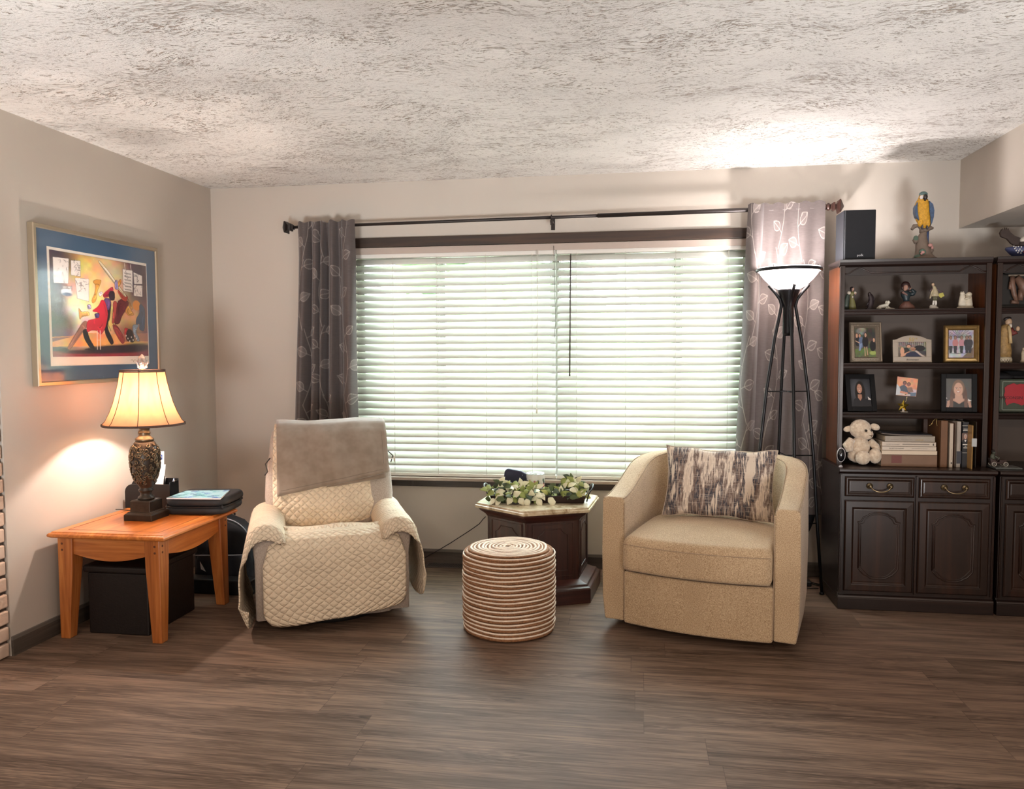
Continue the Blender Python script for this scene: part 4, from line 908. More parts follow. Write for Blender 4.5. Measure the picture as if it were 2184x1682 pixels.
for k in range(190):
    x = rg.uniform(-.275, .27); hh = hprof(x); y = rg.uniform(-.125, .05); z = rg.uniform(-.005, 1)**1.0*hh if y > -.09 else rg.uniform(-.022, .03)
    if x > .06 and x < .17 and y < -.08: continue
    d = Vector((rg.uniform(-1, 1), rg.uniform(-1, .3), rg.uniform(-.5, 1.0) if y > -.08 else rg.uniform(-1, .3))); nrm = Vector((rg.uniform(-.4, .4), -1, .7)); m = rg.choice((0, 0, 0, 1, 1, 1, 2, 2, 3, 4))
    z = max(z, -.008 if y < -.1 else 0); leaf(b, Vector((x, y, z+.004)), d, nrm, rg.uniform(.040, .054), rg.uniform(.028, .036), m)
for x, m, z, dx in ((-.14, 0, .0, -.5), (-.10, 0, -.004, .6), (-.03, 0, .008, 0), (.0, 0, -.008, .5), (.06, 0, -.002, .9), (.085, 0, -.006, -.1), (-.06, 0, -.008, .2), (-.13, 0, .01, .5)):
    leaf(b, Vector((x, -.128, z+.012)), Vector((dx, -.35, -.8 if z < .005 else .3)), Vector((0, -1, .25)), .05, .038, m)
part('leaves', b, M_l, gl, solid=.0006)
# candle holder with painted flowers
cx_, cy_ = at(1142, 1020, -.43).x, -.43; zb_ = tz+.0085; zt_ = at(1142, 1010, -.43).z
ch = thing('candle_holder', 'floral painted glass candle jar standing in the tray', 'candle holder', (cx_, cy_, zb_)); Rj = .053; hj = zt_-zb_
c = Canvas(150, 60, 'd8d5cf', 3.7); rf = random.Random(4)
for k in range(70):
    x, y = rf.random(), rf.uniform(.08, .95); col = rf.choice(('efece6', '1f3a2c', '2f5640', '1c2030', 'c9808c', '8a3a50', '24423a')); c.ell(x, y, .020, .075, col, .2, rf.random()*3); 
    c.line([(x, y), (x+rf.uniform(-.03, .03), y+rf.uniform(-.12, .12))], .0035, '24332c', .8)
for k in range(5): c.ell(.1+.2*k, .5, .026, .10, 'b8283c', .3); c.ell(.1+.2*k, .5, .008, .03, 'e06a6a', .3)
b = MB(); c.mesh(b, lambda u, v: (Rj*cos(2*pi*u+.3), Rj*sin(2*pi*u+.3), hj*(1-v*.97))); part('jar', b, attrmat('painted_glass', .15, coat=.5), ch, smooth=True)
b = MB(); b.lathe([(Rj-.002, hj), (Rj+.0015, hj+.003), (Rj-.002, hj+.006), (Rj-.005, hj+.002), (Rj-.005, .01), (.001, .01)], n=40); part('rim', b, glass_mat('jar_glass', (.93, .95, .96), .12), ch)
part('candle', MB().lathe([(Rj-.008, .01), (Rj-.008, hj*.55), (.001, hj*.52)], n=32), plain('e7dfd0', .5), ch)
# dark blue pouch behind the garland
P = [at(x, y, -.40) for x, y in ((1073, 1047), (1077, 1004), (1083, 997.5), (1112, 1003), (1127, 1011), (1128, 1047))]
pts = [(p.x, max(tz+.010, p.z)) for p in P]; b = MB().prism(pts, -.425, -.395); nv = solo('pouch', b, plain('1b1d38', .55, 0, 90, .3), 'dark navy pouch standing in the tray behind the leaves', 'pouch', (P[0].x+.06, -.41, tz+.009), bevel=.008, segs=3)
part('snap', MB().ell((at(1114, 1013, -.427).x, -.4255, at(1114, 1013, -.427).z), (.002, .0015, .002), 8), plain('d8d8dd', .3, .8), nv); o = bpy.data.objects['snap']; o.data.transform(Matrix.Translation(-nv.location))
# small black remote clicker on the stone
p = atz(1100, 1074.5, tz); solo('clicker', MB().box(p.x-.016, p.x+.016, p.y-.012, p.y+.012, tz-.0005, tz+.009), plain('19120f', .4), 'tiny black clicker on the stone top in front of the tray', 'clicker', (p.x, p.y, tz-.0005), bevel=.002)
# cord from behind the table to the floor register
pp = [at(1031, 1106, -.06), at(1022, 1117, -.05), at(1002, 1131, -.035), at(960, 1158, -.03), at(940, 1170, -.03), at(920, 1181, -.025), at(905, 1190, -.03)]
solo('electric_cable', MB().tube([pp[0]+Vector((.02, -.03, .02))]+pp+[Vector((pp[-1].x-.08, -.03, .005)), Vector((pp[-1].x-.25, -.03, .004))], .0026, 6), M_blk, 'thin black cord sloping along the wall left of the hexagonal table', 'cord', tuple(pp[3]))
# ================================================================ SWIVEL TUB CHAIR
M_boucle = fabric('sand_chenille', '9c8061', 'd3bb99', 290, .6, False, .25)
chn = thing('swivel_chair', 'sand coloured barrel swivel armchair at the right of the window', 'armchair', (3.06, -1.183, 0), radians(-15.6))
def upath(i, n):
    t = i/n
    L1, La = .42, .66; tot = 2*L1+2*La; d = t*tot
    def side(d):
        if d <= L1: return (.400, d, 1, 0)
        a = (d-L1)/La*pi/2; e_ = .82; ca, sa = max(0, cos(a))**e_, max(0, sin(a))**e_; x, y = .400*ca, .42+.385*sa
        nx, ny = max(0, cos(a))**1.18*.385, max(0, sin(a))**1.18*.400; q_ = sqrt(nx*nx+ny*ny) or 1; return (x, y, nx/q_, ny/q_)
    if d <= tot/2: x, y, nx, ny = side(d); return x, y, nx, ny
    x, y, nx, ny = side(tot-d); return -x, y, -nx, ny
def ztop(y): t = min(1, max(0, y/.72)); return .655+.148*(t*t*(3-2*t))
def shell(mb, hi, ho, zb_, inset=0, n=72):
    rings = []
    for i in range(n+1):
        x, y, nx, ny = upath(i, n); zt = ztop(y)-inset; r = .028; ring = [(-hi, zb_), (-hi, zt*.5), (-hi, zt-r)]+[(-hi+r-r*cos(a), zt-r+r*sin(a)) for a in (.5, 1.0, 1.4)]+[(ho-r+r*sin(a), zt-r*.9+r*cos(a)*.9) for a in (.15, .6, 1.1, 1.57)]+[(ho+.004, zt*.6), (ho, .16), (ho-.012, zb_)]
        back = max(0, ny); rings.append([(x+nx*o*(1-.08*back), y+ny*o*(1-.08*back), z) for o, z in ring])
    mb.loft(rings, 0, True)
b = MB(); shell(b, .054, .056, .05); part('shell', b, M_boucle, chn, bevel=.010, segs=3)
# seams / welts
M_welt = plain('a28c74', .9)
b = MB()
for sg in (-1, 1):
    for o in (-.054,): b.tube([(sg*(.400+o), -.002, z) for z in (.07, .2, .4, .60, ztop(0)-.03)], .0022, 6)
for o in (-.048, .050):
    pts = []
    for i in range(73): x, y, nx, ny = upath(i, 72); pts.append((x+nx*o, y+ny*o, ztop(y)-.0065))
    b.tube(pts, .0022, 6)
part('welt', b, M_welt, chn)
n = 18; fo = [(-.345+.69*i/n, -.012-.040*(1-(2*i/n-1)**2)) for i in range(n+1)]+[(.345, .35), (-.345, .35)]
b = MB(); fo2 = [(x, y) for x, y in fo]; b.prism(fo2, .045, .300, 'z', sm=False); part('front_rail', b, M_boucle, chn, bevel=.012, segs=3)
so = [(-.338+.676*i/n, -.045-.045*(1-(2*i/n-1)**2)) for i in range(n+1)]+[(.340, .12), (.338, .30)]
arc = [(.334*max(0, cos(a))**.82, .40+.30*max(0, sin(a))**.82) for a in [pi/2*k/12 for k in range(13)]]
so = so+arc+[(-x, y) for x, y in arc[::-1][1:]]+[(-.338, .30), (-.340, .12)]
b = MB().slab(so, .312, .480, .045, .028, k=6, rb=.022); part('seat_cushion', b, M_boucle, chn)
b = MB(); pts = [(x, y-.0005, .440+.0*x) for x, y in so[:n+1]]; b.tube(pts, .002, 6); part('seam', b, M_welt, chn)
part('swivel_base', MB().lathe([(.27, 0), (.285, .006), (.285, .025), (.20, .035), (.20, .06)], (0, .36, 0), 40), M_dark, chn)
# ---- throw pillow
def ikat():
    m, nt, b = newmat('brushed_ikat'); co = objco(nt)
    w1 = noise(nt, scaled(nt, co, (10.5, 1, 2.6)), 1.0, 3, .5, .2); st = noise(nt, scaled(nt, co, (95, 1, 14)), 1.0, 2, .6)
    t = mth(nt, 'ADD', mth(nt, 'MULTIPLY', w1, .70), mth(nt, 'MULTIPLY', st, .30))
    c = ramp(nt, t, [(0, lin('c9b8a6')), (.42, lin('d9cab8')), (.455, lin('a39488')), (.485, lin('6f5d54')), (.53, lin('3d3b42')), (.56, lin('857870')), (.585, lin('cdbdab'))], 'CONSTANT')
    th1 = noise(nt, scaled(nt, co, (420, 1, 9)), 1.0, 1); th2 = noise(nt, scaled(nt, co, (9, 1, 420)), 1.0, 1)
    k = mth(nt, 'MULTIPLY', mth(nt, 'GREATER_THAN', mth(nt, 'MAXIMUM', th1, th2), .635), .55)
    mx = N(nt, 'ShaderNodeMix', {0: k, 6: c, 7: (*lin('d8cbbb'), 1)}, data_type='RGBA'); nt.links.new(mx.outputs[2], b.inputs['Base Color'])
    b.inputs['Roughness'].default_value = .8; bump(nt, b, mth(nt, 'ADD', th1, th2), .3, .002); return m
pl = thing('throw_pillow', 'brown, black and cream brushed pattern pillow on the swivel chair', 'pillow', (0, 0, 0), 0)
Pc = at(1534, 1030, -.735); pl.location = Pc; PW, PH = .282, .186
PR = Matrix.Rotation(radians(-9), 4, 'Z') @ Matrix.Rotation(radians(-17), 4, 'X') @ Matrix.Rotation(radians(1.5), 4, 'Y')
def pil(sgn):
    def f(u, v):
        a, c_ = 2*u-1, 2*v-1; th_ = .072*((1-abs(a)**2.6)*(1-abs(c_)**2.6))**.55; k = 1-.075*(1-abs(c_)**2)*abs(a)**2; k2 = 1-.10*(1-abs(a)**2)*abs(c_)**2
        return (a*PW*k, sgn*th_+.006*sin(a*4+c_*3)*(1-abs(a)), c_*PH*k2+.004*sin(a*9))
    return f
b = MB().grid(pil(-1), 44, 34).grid(pil(1), 44, 34); co_ = part('cover', b, ikat(), pl); co_.matrix_local = PR
b = MB(); ed = [pil(-1)(t, 0) for t in np.linspace(0, 1, 30)]+[pil(-1)(1, t) for t in np.linspace(0, 1, 20)]+[pil(-1)(1-t, 1) for t in np.linspace(0, 1, 30)]+[pil(-1)(0, 1-t) for t in np.linspace(0, 1, 20)]
b.tube(ed, .0028, 6); o = part('edge_seam', b, plain('b5a594', .9), pl); o.matrix_local = PR

# ================================================================ TORCHIERE FLOOR LAMP
fl = thing('floor_lamp', 'lit black torchiere floor lamp in front of the right curtain', 'floor lamp', (3.605, -.375, 0), radians(6))
M_lb = plain('17171a', .35, .5)
for k in range(4):
    a = pi/2*k; ca, sa = cos(a), sin(a); pr = [(.207, .0), (.178, .35), (.150, .75), (.112, 1.14), (.072, 1.42), (.045, 1.56), (.038, 1.60), (.046, 1.635), (.075, 1.675), (.108, 1.712)]
    b = MB(); b.tube([(r*ca, r*sa, z+.004) for r, z in pr], .0085, 10); lg = part('leg', b, M_lb, fl); b = MB(); b.lathe([(.013, 0), (.013, .01), (.009, .014)], (.207*ca, .207*sa, 0), 14); part('foot', b, M_lb, lg)
for z, r in ((1.135, .112), (.78, .147), (.40, .181)):
    b = MB(); b.tube([((r-.004)*ca, (r-.004)*sa, z) for ca, sa in ((-1, 0), (1, 0))], .003, 8); b.tube([((r-.004)*ca, (r-.004)*sa, z) for ca, sa in ((0, -1), (0, 1))], .003, 8); part('cross_brace', b, M_lb, fl)
b = MB(); b.lathe([(.026, 1.44), (.030, 1.46), (.028, 1.60), (.040, 1.635), (.058, 1.685), (.060, 1.692), (.056, 1.694), (.001, 1.694)], n=32); part('collar', b, M_lb, fl)
M_bowl = translucent_mat('frosted_glass', 'fff6f0', .5, dcol='f2ece8')
b = MB(); b.lathe([(.050, 1.694), (.070, 1.702), (.100, 1.722), (.130, 1.752), (.150, 1.778), (.160, 1.800), (.163, 1.812)], n=56, cap=False); part('glass_bowl', b, M_bowl, fl)
b = MB(); b.loft([[(r*cos(2*pi*k/56), r*sin(2*pi*k/56), z) for k in range(56)] for r, z in ((.164, 1.790), (.172, 1.790), (.174, 1.795), (.172, 1.807), (.164, 1.807), (.164, 1.790))], 0, True, False); part('rim_ring', b, M_lb, fl)
b = MB()
for k in range(4): a = pi/4+pi/2*k; b.box(-.001, .001, -.001, .001, 0, 0); b.tube([(.166*cos(a), .166*sin(a), 1.803), (.166*cos(a), .166*sin(a), 1.817)], .002, 6)
part('rim_clip', b, M_lb, fl)
b = MB(); b.lathe([(.012, 1.69), (.012, 1.72), (.008, 1.725)], n=16); part('socket', b, M_lb, fl)
# dark hanging bag between the lamp and the wall, and the adapter with its coil of cord
bw = at(1722, 1120, -.045)
b = MB(); rings = []
for t in [i/14 for i in range(15)]:
    z = .20+.30*t; hw = .15*sqrt(max(.001, 1-(1-t)**2.1)); rings.append([(hw*shp(.8)(2*pi*k/24)[0], .022*shp(.8)(2*pi*k/24)[1]*(1-.3*t)*(.25+.75*min(1, t*4)), z) for k in range(24)])
hb = thing('satchel', 'dark rounded satchel against the wall behind the swivel chair', 'bag', (3.695, -.055, .2)); b.loft(rings)
b.v = [(x, y, z-.2) for x, y, z in b.v]; part('body', b, plain('1b1c22', .65, 0, 120, .3), hb)
b = MB(); b.tube([(-.149, 0, .27), (-.148, -.025, .272), (0, -.028, .262), (.148, -.025, .272), (.149, 0, .27)], .005, 6); b.tube([(-.14, 0, .29), (-.1, .0, .36), (.1, 0, .36), (.14, 0, .29)], .004, 6); part('strap', b, plain('0e0e12', .5), hb)
q = atz(1728, 1247, 0); ad = thing('power_adapter', 'black power adapter and coiled cord on the floor by the shelves', 'adapter', (q.x-.03, -.19, 0))
part('adapter_body', MB().box(-.05, .03, -.03, .03, 0, .032), M_blk, ad, bevel=.006)
b = MB(); b.tube([(.03, 0, .012), (.07, -.02, .008), (.09, .01, .004), (.05, .05, .004), (-.02, .06, .004), (-.06, .03, .004), (-.07, -.04, .004), (.0, -.07, .004), (.06, -.06, .004)], .003, 6); part('cord', b, M_blk, ad)

# ================================================================ BOOKCASES
M_mh = wood('mahogany', '150b08', '1f110d', '2d1a14', .42, 2, .5, .25); M_mhx = wood('mahogany_x', '150b08', '1f110d', '2d1a14', .40, 0, .5, .3); M_mhl = wood('mahogany_light', '1d100b', '28170f', '3a2217', .38, 2, .5, .2)
M_side = wood('mahogany_side', '4a2812', '683819', '804a26', .34, 2, .5, .3)
M_brass = plain('9b8a6b', .3, .9)
YB, YU, YF, ZB = -.20, -.45, -.60, .745
SHZ = (1.578, 1.291, 1.027)
def bookcase(x0, label):
    W = .762; x1 = x0+W; t = thing('bookcase', label, 'bookcase', ((x0+x1)/2, (YB+YF)/2, 0), 0)
    pt = lambda nm, b, m, par=t, **k: part(nm, b, m, par, W=True, **k)
    b = MB(); b.box(x0+.004, x1-.004, YF+.016, YB, .06, ZB-.024); pt('base_cabinet', b, M_mh, bevel=.003)
    b = MB(); b.box(x0, x1, YF+.002, YB, 0, .062); b.prism([(YF-.0, .062), (YF+.004, .074), (YF+.014, .078), (YF+.02, .088), (YF+.04, .09), (YF+.04, .062)], x0, x1, 'x'); pt('plinth', b, M_mhx, bevel=.003)
    b = MB(); b.prism([(YF+.016, ZB-.030), (YF+.004, ZB-.022), (YF-.004, ZB-.016), (YF-.004, ZB-.004), (YF, ZB), (YB, ZB), (YB, ZB-.030)], x0-.002, x1, 'x'); pt('cabinet_top', b, M_mhx, bevel=.0015)
    for s_ in (0, 1):
        a0 = x0+.030+s_*.362; a1 = a0+.340
        def raised(nm, z0_, z1_, wd):
            b = MB(); yf = YF+.016; b.loft([[(a0+i, yf-d, z0_+i), (a1-i, yf-d, z0_+i), (a1-i, yf-d, z1_-i), (a0+i, yf-d, z1_-i)] for i, d in ((0, -.004), (0, .008), (.006, .014), (wd, .015), (wd+.004, .010), (wd+.010, .006), (wd+.016, .007))], 0, False); return pt(nm, b, M_mhl, bevel=.0008)
        dr = raised('drawer', .598, .702, .012)
        b = MB(); xc = (a0+a1)/2; zc_ = .655; b.tube([(xc+.048*cos(a)*1.0, YF-.016-.010*sin(a), zc_-.026*sin(a)) for a in [pi*i/14 for i in range(15)]], [.0022+.0016*sin(pi*i/14) for i in range(15)], 8)
        for k in (-1, 1):
            b.T = Matrix.Translation((xc+k*.050, YF+.004, zc_)) @ Matrix.Rotation(pi/2, 4, 'X'); b.lathe([(.016, 0), (.016, .003), (.010, .006), (.007, .012), (.008, .018), (.003, .022)], n=18)
        b.T = Matrix.Identity(4); pt('handle', b, M_brass, dr)
        d = raised('door', .098, .578, .036)
        yy = YF+.0085; cx_ = xc; zt_, zb2 = .515, .165
        def ol(w_, ins): 
            P = []; zt2, zb3 = zt_-ins, zb2+ins; w2 = w_-ins
            P += [(-w2, zb3+.055), (-w2, zt2-.060), (-w2-.006, zt2-.052), (-w2+.012, zt2-.046), (-w2+.022, zt2-.026)]
            P += [(-.052*cos(a)*(w_/.098), zt2-.016+.016*sin(a)) for a in [pi*i/8 for i in range(9)]]
            P += [(w2-.022, zt2-.026), (w2-.012, zt2-.046), (w2+.006, zt2-.052), (w2, zt2-.060), (w2, zb3+.055), (w2-.012, zb3+.040), (w2-.028, zb3+.022)]
            P += [(.050*cos(a)*(w_/.098), zb3+.014-.014*sin(a)) for a in [pi*i/8 for i in range(9)]]+[(-w2+.028, zb3+.022), (-w2+.012, zb3+.040), (-w2, zb3+.055)]; return P
        b = MB(); b.tube([(cx_+x, yy, z) for x, z in ol(.098, 0)], .0042, 6); b.tube([(cx_+x, yy+.001, z) for x, z in ol(.098, .010)], .0025, 6); pt('moulding', b, M_mhl, d)
    xm = (x0+x1)/2; b = MB(); b.box(xm-.004, xm+.004, YF+.002, YF+.018, .09, .71); pt('stile_beading', b, M_mhl)
    for xx in (x0+.008, x1-.016):
        b = MB(); b.box(xx, xx+.009, YF+.010, YF+.018, .09, .712); b.box(xx, xx+.003, YF+.006, YF+.010, .09, .712); b.box(xx+.006, xx+.009, YF+.006, YF+.010, .09, .712); pt('stile_beading', b, M_mhl)
    # upper part
    u0, u1 = x0+.022, x1+.008
    for nm, (a, c_, a2, c2) in (('side_panel', (u0, u0+.020, u0-.001, u0+.024)), ('side_panel', (u1-.020, u1, u1-.026, u1-.001))):
        b = MB(); b.box(a, c_, YU+.012, YB, ZB, 1.808, 0); 
        b.box(a2, c2, YU, YU+.016, ZB, 1.808, 1); b.box(a2+.006, a2+.010, YU-.002, YU, ZB, 1.80, 1); pt(nm, b, [M_side, M_mhl], bevel=.002)
    pt('back_panel', MB().box(u0+.012, u1-.012, YB-.004, YB, ZB, 1.808), plain('5a4f48', .7))
    b = MB(); b.box(u0, u1, YU+.004, YB, 1.808, 1.838); b.prism([(YU+.01, 1.800), (YU-.004, 1.812), (YU-.010, 1.826), (YU-.012, 1.840), (YB, 1.840), (YB, 1.828), (YU+.02, 1.808)], u0-.006, u1, 'x'); pt('cornice', b, M_mhx, bevel=.001)
    b = MB(); zz = 1.808; pl_ = [(u0+.02, zz), (u1-.02, zz), (u1-.02, 1.758)]; wv = u1-u0-.04
    pts = [(u1-.02-wv*.0, 1.758)]
    b.box(u0+.02, u1-.02, YU+.010, YU+.022, 1.757, 1.812); pt('header', b, M_mh)
    b = MB(); xs = [u0+.02, u0+.045, u0+.065, u0+.10, u0+.135, u0+.155, u1-.155, u1-.135, u1-.10, u1-.065, u1-.045, u1-.02]; zs = [1.765, 1.768, 1.782, 1.798, 1.782, 1.770, 1.770, 1.782, 1.798, 1.782, 1.768, 1.765]
    b.tube([(x, YU+.010, z) for x, z in zip(xs, zs)], .004, 6); pt('carved_scroll', b, M_mhl)
    for z in SHZ:
        b = MB(); b.box(u0+.02, u1-.02, YU+.022, YB, z-.018, z); b.prism([(YU+.008, z-.032), (YU+.004, z-.024), (YU+.010, z-.016), (YU+.004, z-.006), (YU+.008, z), (YU+.03, z), (YU+.03, z-.032)], u0+.02, u1-.02, 'x'); pt('shelf', b, M_mhx, bevel=.001)
    return t
bookcase(3.833, 'dark mahogany bookcase beside the floor lamp, holding photo frames and books'); bookcase(4.608, 'dark mahogany bookcase cut off by the right edge of the photo')

# ---- speaker
M_spk = plain('23262b', .45); M_grille = plain('202226', .95, 0, 700, .5, 0, 8, .002)
zs = 1.840; a, c_ = at(1801, 500, -.42).x, at(1868.5, 500, -.42).x; ztp = at(1840, 446, -.42).z
sp_ = thing('bookshelf_speaker', 'black box loudspeaker on top of the left bookcase', 'speaker', ((a+c_)/2, -.32, zs))
part('cabinet', MB().box(a, c_, -.400, -.235, zs, ztp), M_spk, sp_, W=True, bevel=.002)
part('grille', MB().box(a+.003, c_-.001, -.418, -.402, zs+.003, ztp-.002), M_grille, sp_, W=True, bevel=.004)
b = MB(); b.text('polk', .018, facing_front((at(1834.5, 544, -.4185).x, -.4185, at(1834.5, 544, -.4185).z))); part('badge', b, plain('c9c9cc', .4, .3), sp_, W=True)

# ---- figure helper
def mk(name, label, cat, x0, y0, s, Y, zb, parts, group=None, bev=0):
    k = (Y-CAM.y)*1.018/FPX/s; F = lambda cx, cy, dy=0: at(x0+cx/s, y0+cy/s, Y)+Vector((0, dy*k, 0))
    allx = [pr[1] if pr[0] in 'eb' else (pr[1][0][0]) for _, _, prs in parts for pr in prs]
    c0 = F(sum(allx)/len(allx), 0); t = thing(name, label, cat, (c0.x, Y, zb), 0, group); first = None
    for nm, mt, prs in parts:
        b = MB()
        for pr in prs:
            if pr[0] == 'e':
                _, cx, cy, rx, ry = pr[:5]; dr = pr[5] if len(pr) > 5 else .8; rot = pr[6] if len(pr) > 6 else 0; dy = pr[7] if len(pr) > 7 else 0
                b.ell(F(cx, cy, dy), (rx*k, min(rx, ry)*k*dr if dr <= 1 else rx*k*dr, ry*k), 14, pr[8] if len(pr) > 8 else 0, rot=Matrix.Rotation(rot, 3, 'Y').to_euler())
            elif pr[0] == 'l':
                dr = pr[2] if len(pr) > 2 else .8; ty = pr[3] if len(pr) > 3 else 0; rings = []
                for cx, hw, cy in pr[1]: p = F(cx, cy, ty); rings.append([(p.x+hw*k*cos(2*pi*i/18), p.y+hw*k*dr*sin(2*pi*i/18), max(zb, p.z)) for i in range(18)])
                b.loft(rings, 0)
            elif pr[0] == 't': b.tube([F(q_[0], q_[1], q_[2] if len(q_) > 2 else 0) for q_ in pr[1]], [w_*k for w_ in pr[2]] if isinstance(pr[2], (list, tuple)) else pr[2]*k, 8)
            elif pr[0] == 'p':
                P = [F(x, y) for x, y in pr[1]]; d = pr[2]*k; b.prism([(p.x, max(zb, p.z)) for p in P], Y-d+(pr[3]*k if len(pr) > 3 else 0), Y+d+(pr[3]*k if len(pr) > 3 else 0))
        part(nm, b, mt, t, W=True)
    return t
C_ = lambda h, r=.45: plain(h, r, 0, 60, .15, .12, 40)
s1 = 13.65; Yf = -.37; ztop_ = SHZ[0]
grp = None
mk('lady_figurine', 'figurine of a dark-haired lady in an olive gown, leftmost on the top shelf', 'figurine', 1800, 590, s1, Yf, ztop_, [
    ('gown', C_('6f6b42'), [('l', [(250, 105, 960), (245, 92, 850), (240, 70, 720), (232, 48, 610), (228, 42, 560), (232, 56, 500), (238, 60, 460), (240, 30, 430)])]),
    ('cape', C_('3c473e'), [('l', [(75, 90, 960), (80, 70, 800), (95, 55, 650), (120, 50, 540), (150, 30, 470)], .7, 40)]),
    ('shawl', C_('cfc4b4'), [('e', 145, 470, 55, 45, .8, .3, -10), ('e', 320, 470, 40, 40, .8, 0, -10), ('e', 235, 590, 22, 28, .8, 0, -55)]),
    ('head', C_('b48e7c'), [('e', 258, 360, 36, 46, .9, .2, -12), ('l', [(245, 20, 450), (250, 18, 400)]), ('e', 325, 495, 25, 22, .8, 0, -30)]),
    ('hair', C_('2b2021', .5), [('e', 235, 340, 52, 50, 1, 0, 14), ('e', 215, 375, 30, 42, 1, 0, 14)])])
mk('bronze_figurine', 'small dark bronze hooded figurine between the lady and the white reclining dog', 'figurine', 1800, 590, s1, Yf, ztop_, [
    ('body', plain('2f2528', .4, .3), [('l', [(740, 110, 960), (745, 100, 920), (760, 70, 880), (780, 75, 780), (790, 70, 700), (790, 68, 620), (770, 62, 560), (750, 50, 510), (745, 20, 470)], .7), ('t', [(860, 760), (875, 640), (840, 560), (760, 470)], [8, 16, 18, 10]), ('t', [(640, 880), (700, 770), (760, 720)], [10, 22, 24]), ('t', [(725, 700, -30), (715, 600, -40), (710, 540, -30)], 14)]),
    ('head', plain('3a2e30', .4, .3), [('e', 742, 500, 44, 48, 1)])])
mk('dog_figurine', 'white glazed reclining dog figurine on the top shelf', 'figurine', 1800, 590, s1, Yf, ztop_, [
    ('body', C_('cfcabb', .25), [('t', [(950, 925), (1040, 880), (1150, 860), (1240, 830), (1290, 770)], [18, 50, 60, 58, 34]), ('t', [(1250, 890), (1350, 925), (1480, 932)], [50, 26, 12]), ('t', [(1000, 915, -30), (1080, 925, -40)], [30, 16]), ('t', [(1200, 910, -30), (1300, 940, -35)], [30, 14])]),
    ('head', C_('d6d1c2', .25), [('e', 1290, 745, 44, 50, 1), ('e', 1325, 755, 22, 18, 1)]), ('ear', C_('b7b2a2', .3), [('e', 1225, 740, 22, 42, .6, .2)])])
mk('reader_bust', 'bust of a wild-haired figure in dark green holding a book on a brown base', 'figurine', 1800, 590, s1, Yf, ztop_, [
    ('base', C_('67463c', .35), [('l', [(1830, 205, 960), (1830, 205, 890), (1825, 170, 830), (1820, 110, 770), (1820, 80, 720)])]),
    ('coat', C_('1f2c31', .4), [('l', [(1820, 75, 720), (1815, 75, 660), (1800, 110, 580), (1800, 130, 510), (1790, 120, 450), (1790, 50, 400)], .7), ('t', [(1900, 520), (2030, 490), (2060, 450), (1990, 390), (1930, 370)], [50, 55, 50, 40, 26]), ('t', [(1700, 560), (1680, 520), (1760, 530)], 34)]),
    ('head', C_('a57f6f'), [('e', 1785, 315, 62, 88, .9, .1, -30), ('e', 1760, 380, 36, 30, .9, 0, -40), ('e', 1770, 325, 14, 26, 1, 0, -75), ('t', [(1910, 380, -10), (1920, 300, -10)], [22, 10]), ('t', [(1920, 380, -10), (1965, 320, -10)], [14, 8])]),
    ('hair', C_('35201f'), [('e', 1800, 240, 112, 100, .9, 0, 22), ('e', 1880, 320, 62, 100, .9, .1, 22), ('e', 1710, 290, 34, 90, .9, 0, 22), ('e', 1840, 400, 50, 60, .9, 0, 30)]),
    ('book', C_('6d4a42'), [('p', [(1640, 450), (1680, 435), (1800, 525), (1790, 560), (1650, 490)], 45, -95)])])
s2 = 6.4235
mk('gentleman_figurine', 'porcelain gentleman in a pale coat with outstretched arms on a white base', 'figurine', 1780, 560, s2, Yf, ztop_, [
    ('base', C_('d3cdc2', .25), [('l', [(1362, 54, 640), (1362, 52, 615), (1350, 44, 600), (1345, 30, 580)])]),
    ('legs', C_('d8d2c8', .3), [('t', [(1352, 600), (1352, 560), (1358, 520), (1362, 470)], [9, 13, 12, 18]), ('t', [(1385, 595), (1388, 555), (1385, 520), (1388, 470)], [9, 13, 12, 18])]),
    ('breeches', C_('5e5b45'), [('t', [(1360, 520), (1362, 450)], [15, 22]), ('t', [(1386, 520), (1388, 450)], [15, 22])]),
    ('coat', C_('b5a88a', .3), [('l', [(1370, 52, 462), (1372, 46, 430), (1378, 32, 395), (1372, 28, 365), (1362, 22, 330), (1355, 10, 310)]), ('p', [(1320, 400), (1345, 350), (1340, 440), (1305, 495), (1298, 490)], 10)]),
    ('sleeve', C_('5c4a50', .4), [('t', [(1345, 345), (1310, 380), (1300, 385)], [12, 8, 6]), ('t', [(1380, 345), (1420, 375), (1465, 400), (1485, 395)], [12, 9, 7, 5])]),
    ('bag', C_('b2a94e'), [('p', [(1425, 425), (1480, 410), (1502, 455), (1455, 482), (1430, 465)], 9)]),
    ('head', C_('c9a98c', .35), [('e', 1348, 298, 17, 22, .9)]), ('hat', C_('4b4038'), [('e', 1345, 283, 24, 10, .9, .3)])])
mk('polar_bear_figurine', 'cream figurine of two embracing bears, rightmost on the top shelf', 'figurine', 1780, 560, s2, Yf, ztop_, [
    ('base', C_('c9bda8', .4), [('l', [(1790, 96, 625), (1790, 96, 606)], .5)]),
    ('left_bear', C_('d6ccb8', .5), [('l', [(1755, 52, 606), (1752, 48, 560), (1752, 40, 500), (1752, 30, 450), (1752, 24, 430)]), ('e', 1750, 425, 28, 26, .9), ('e', 1733, 405, 8, 9), ('e', 1765, 403, 8, 9), ('e', 1775, 432, 15, 10, .8)]),
    ('right_bear', C_('cabfa9', .5), [('l', [(1828, 54, 606), (1832, 48, 560), (1832, 42, 500), (1836, 34, 450)]), ('e', 1840, 435, 36, 32, .9), ('e', 1812, 440, 18, 14, .8), ('t', [(1840, 480, -20), (1800, 490, -30), (1765, 500, -25)], [18, 15, 11])])])
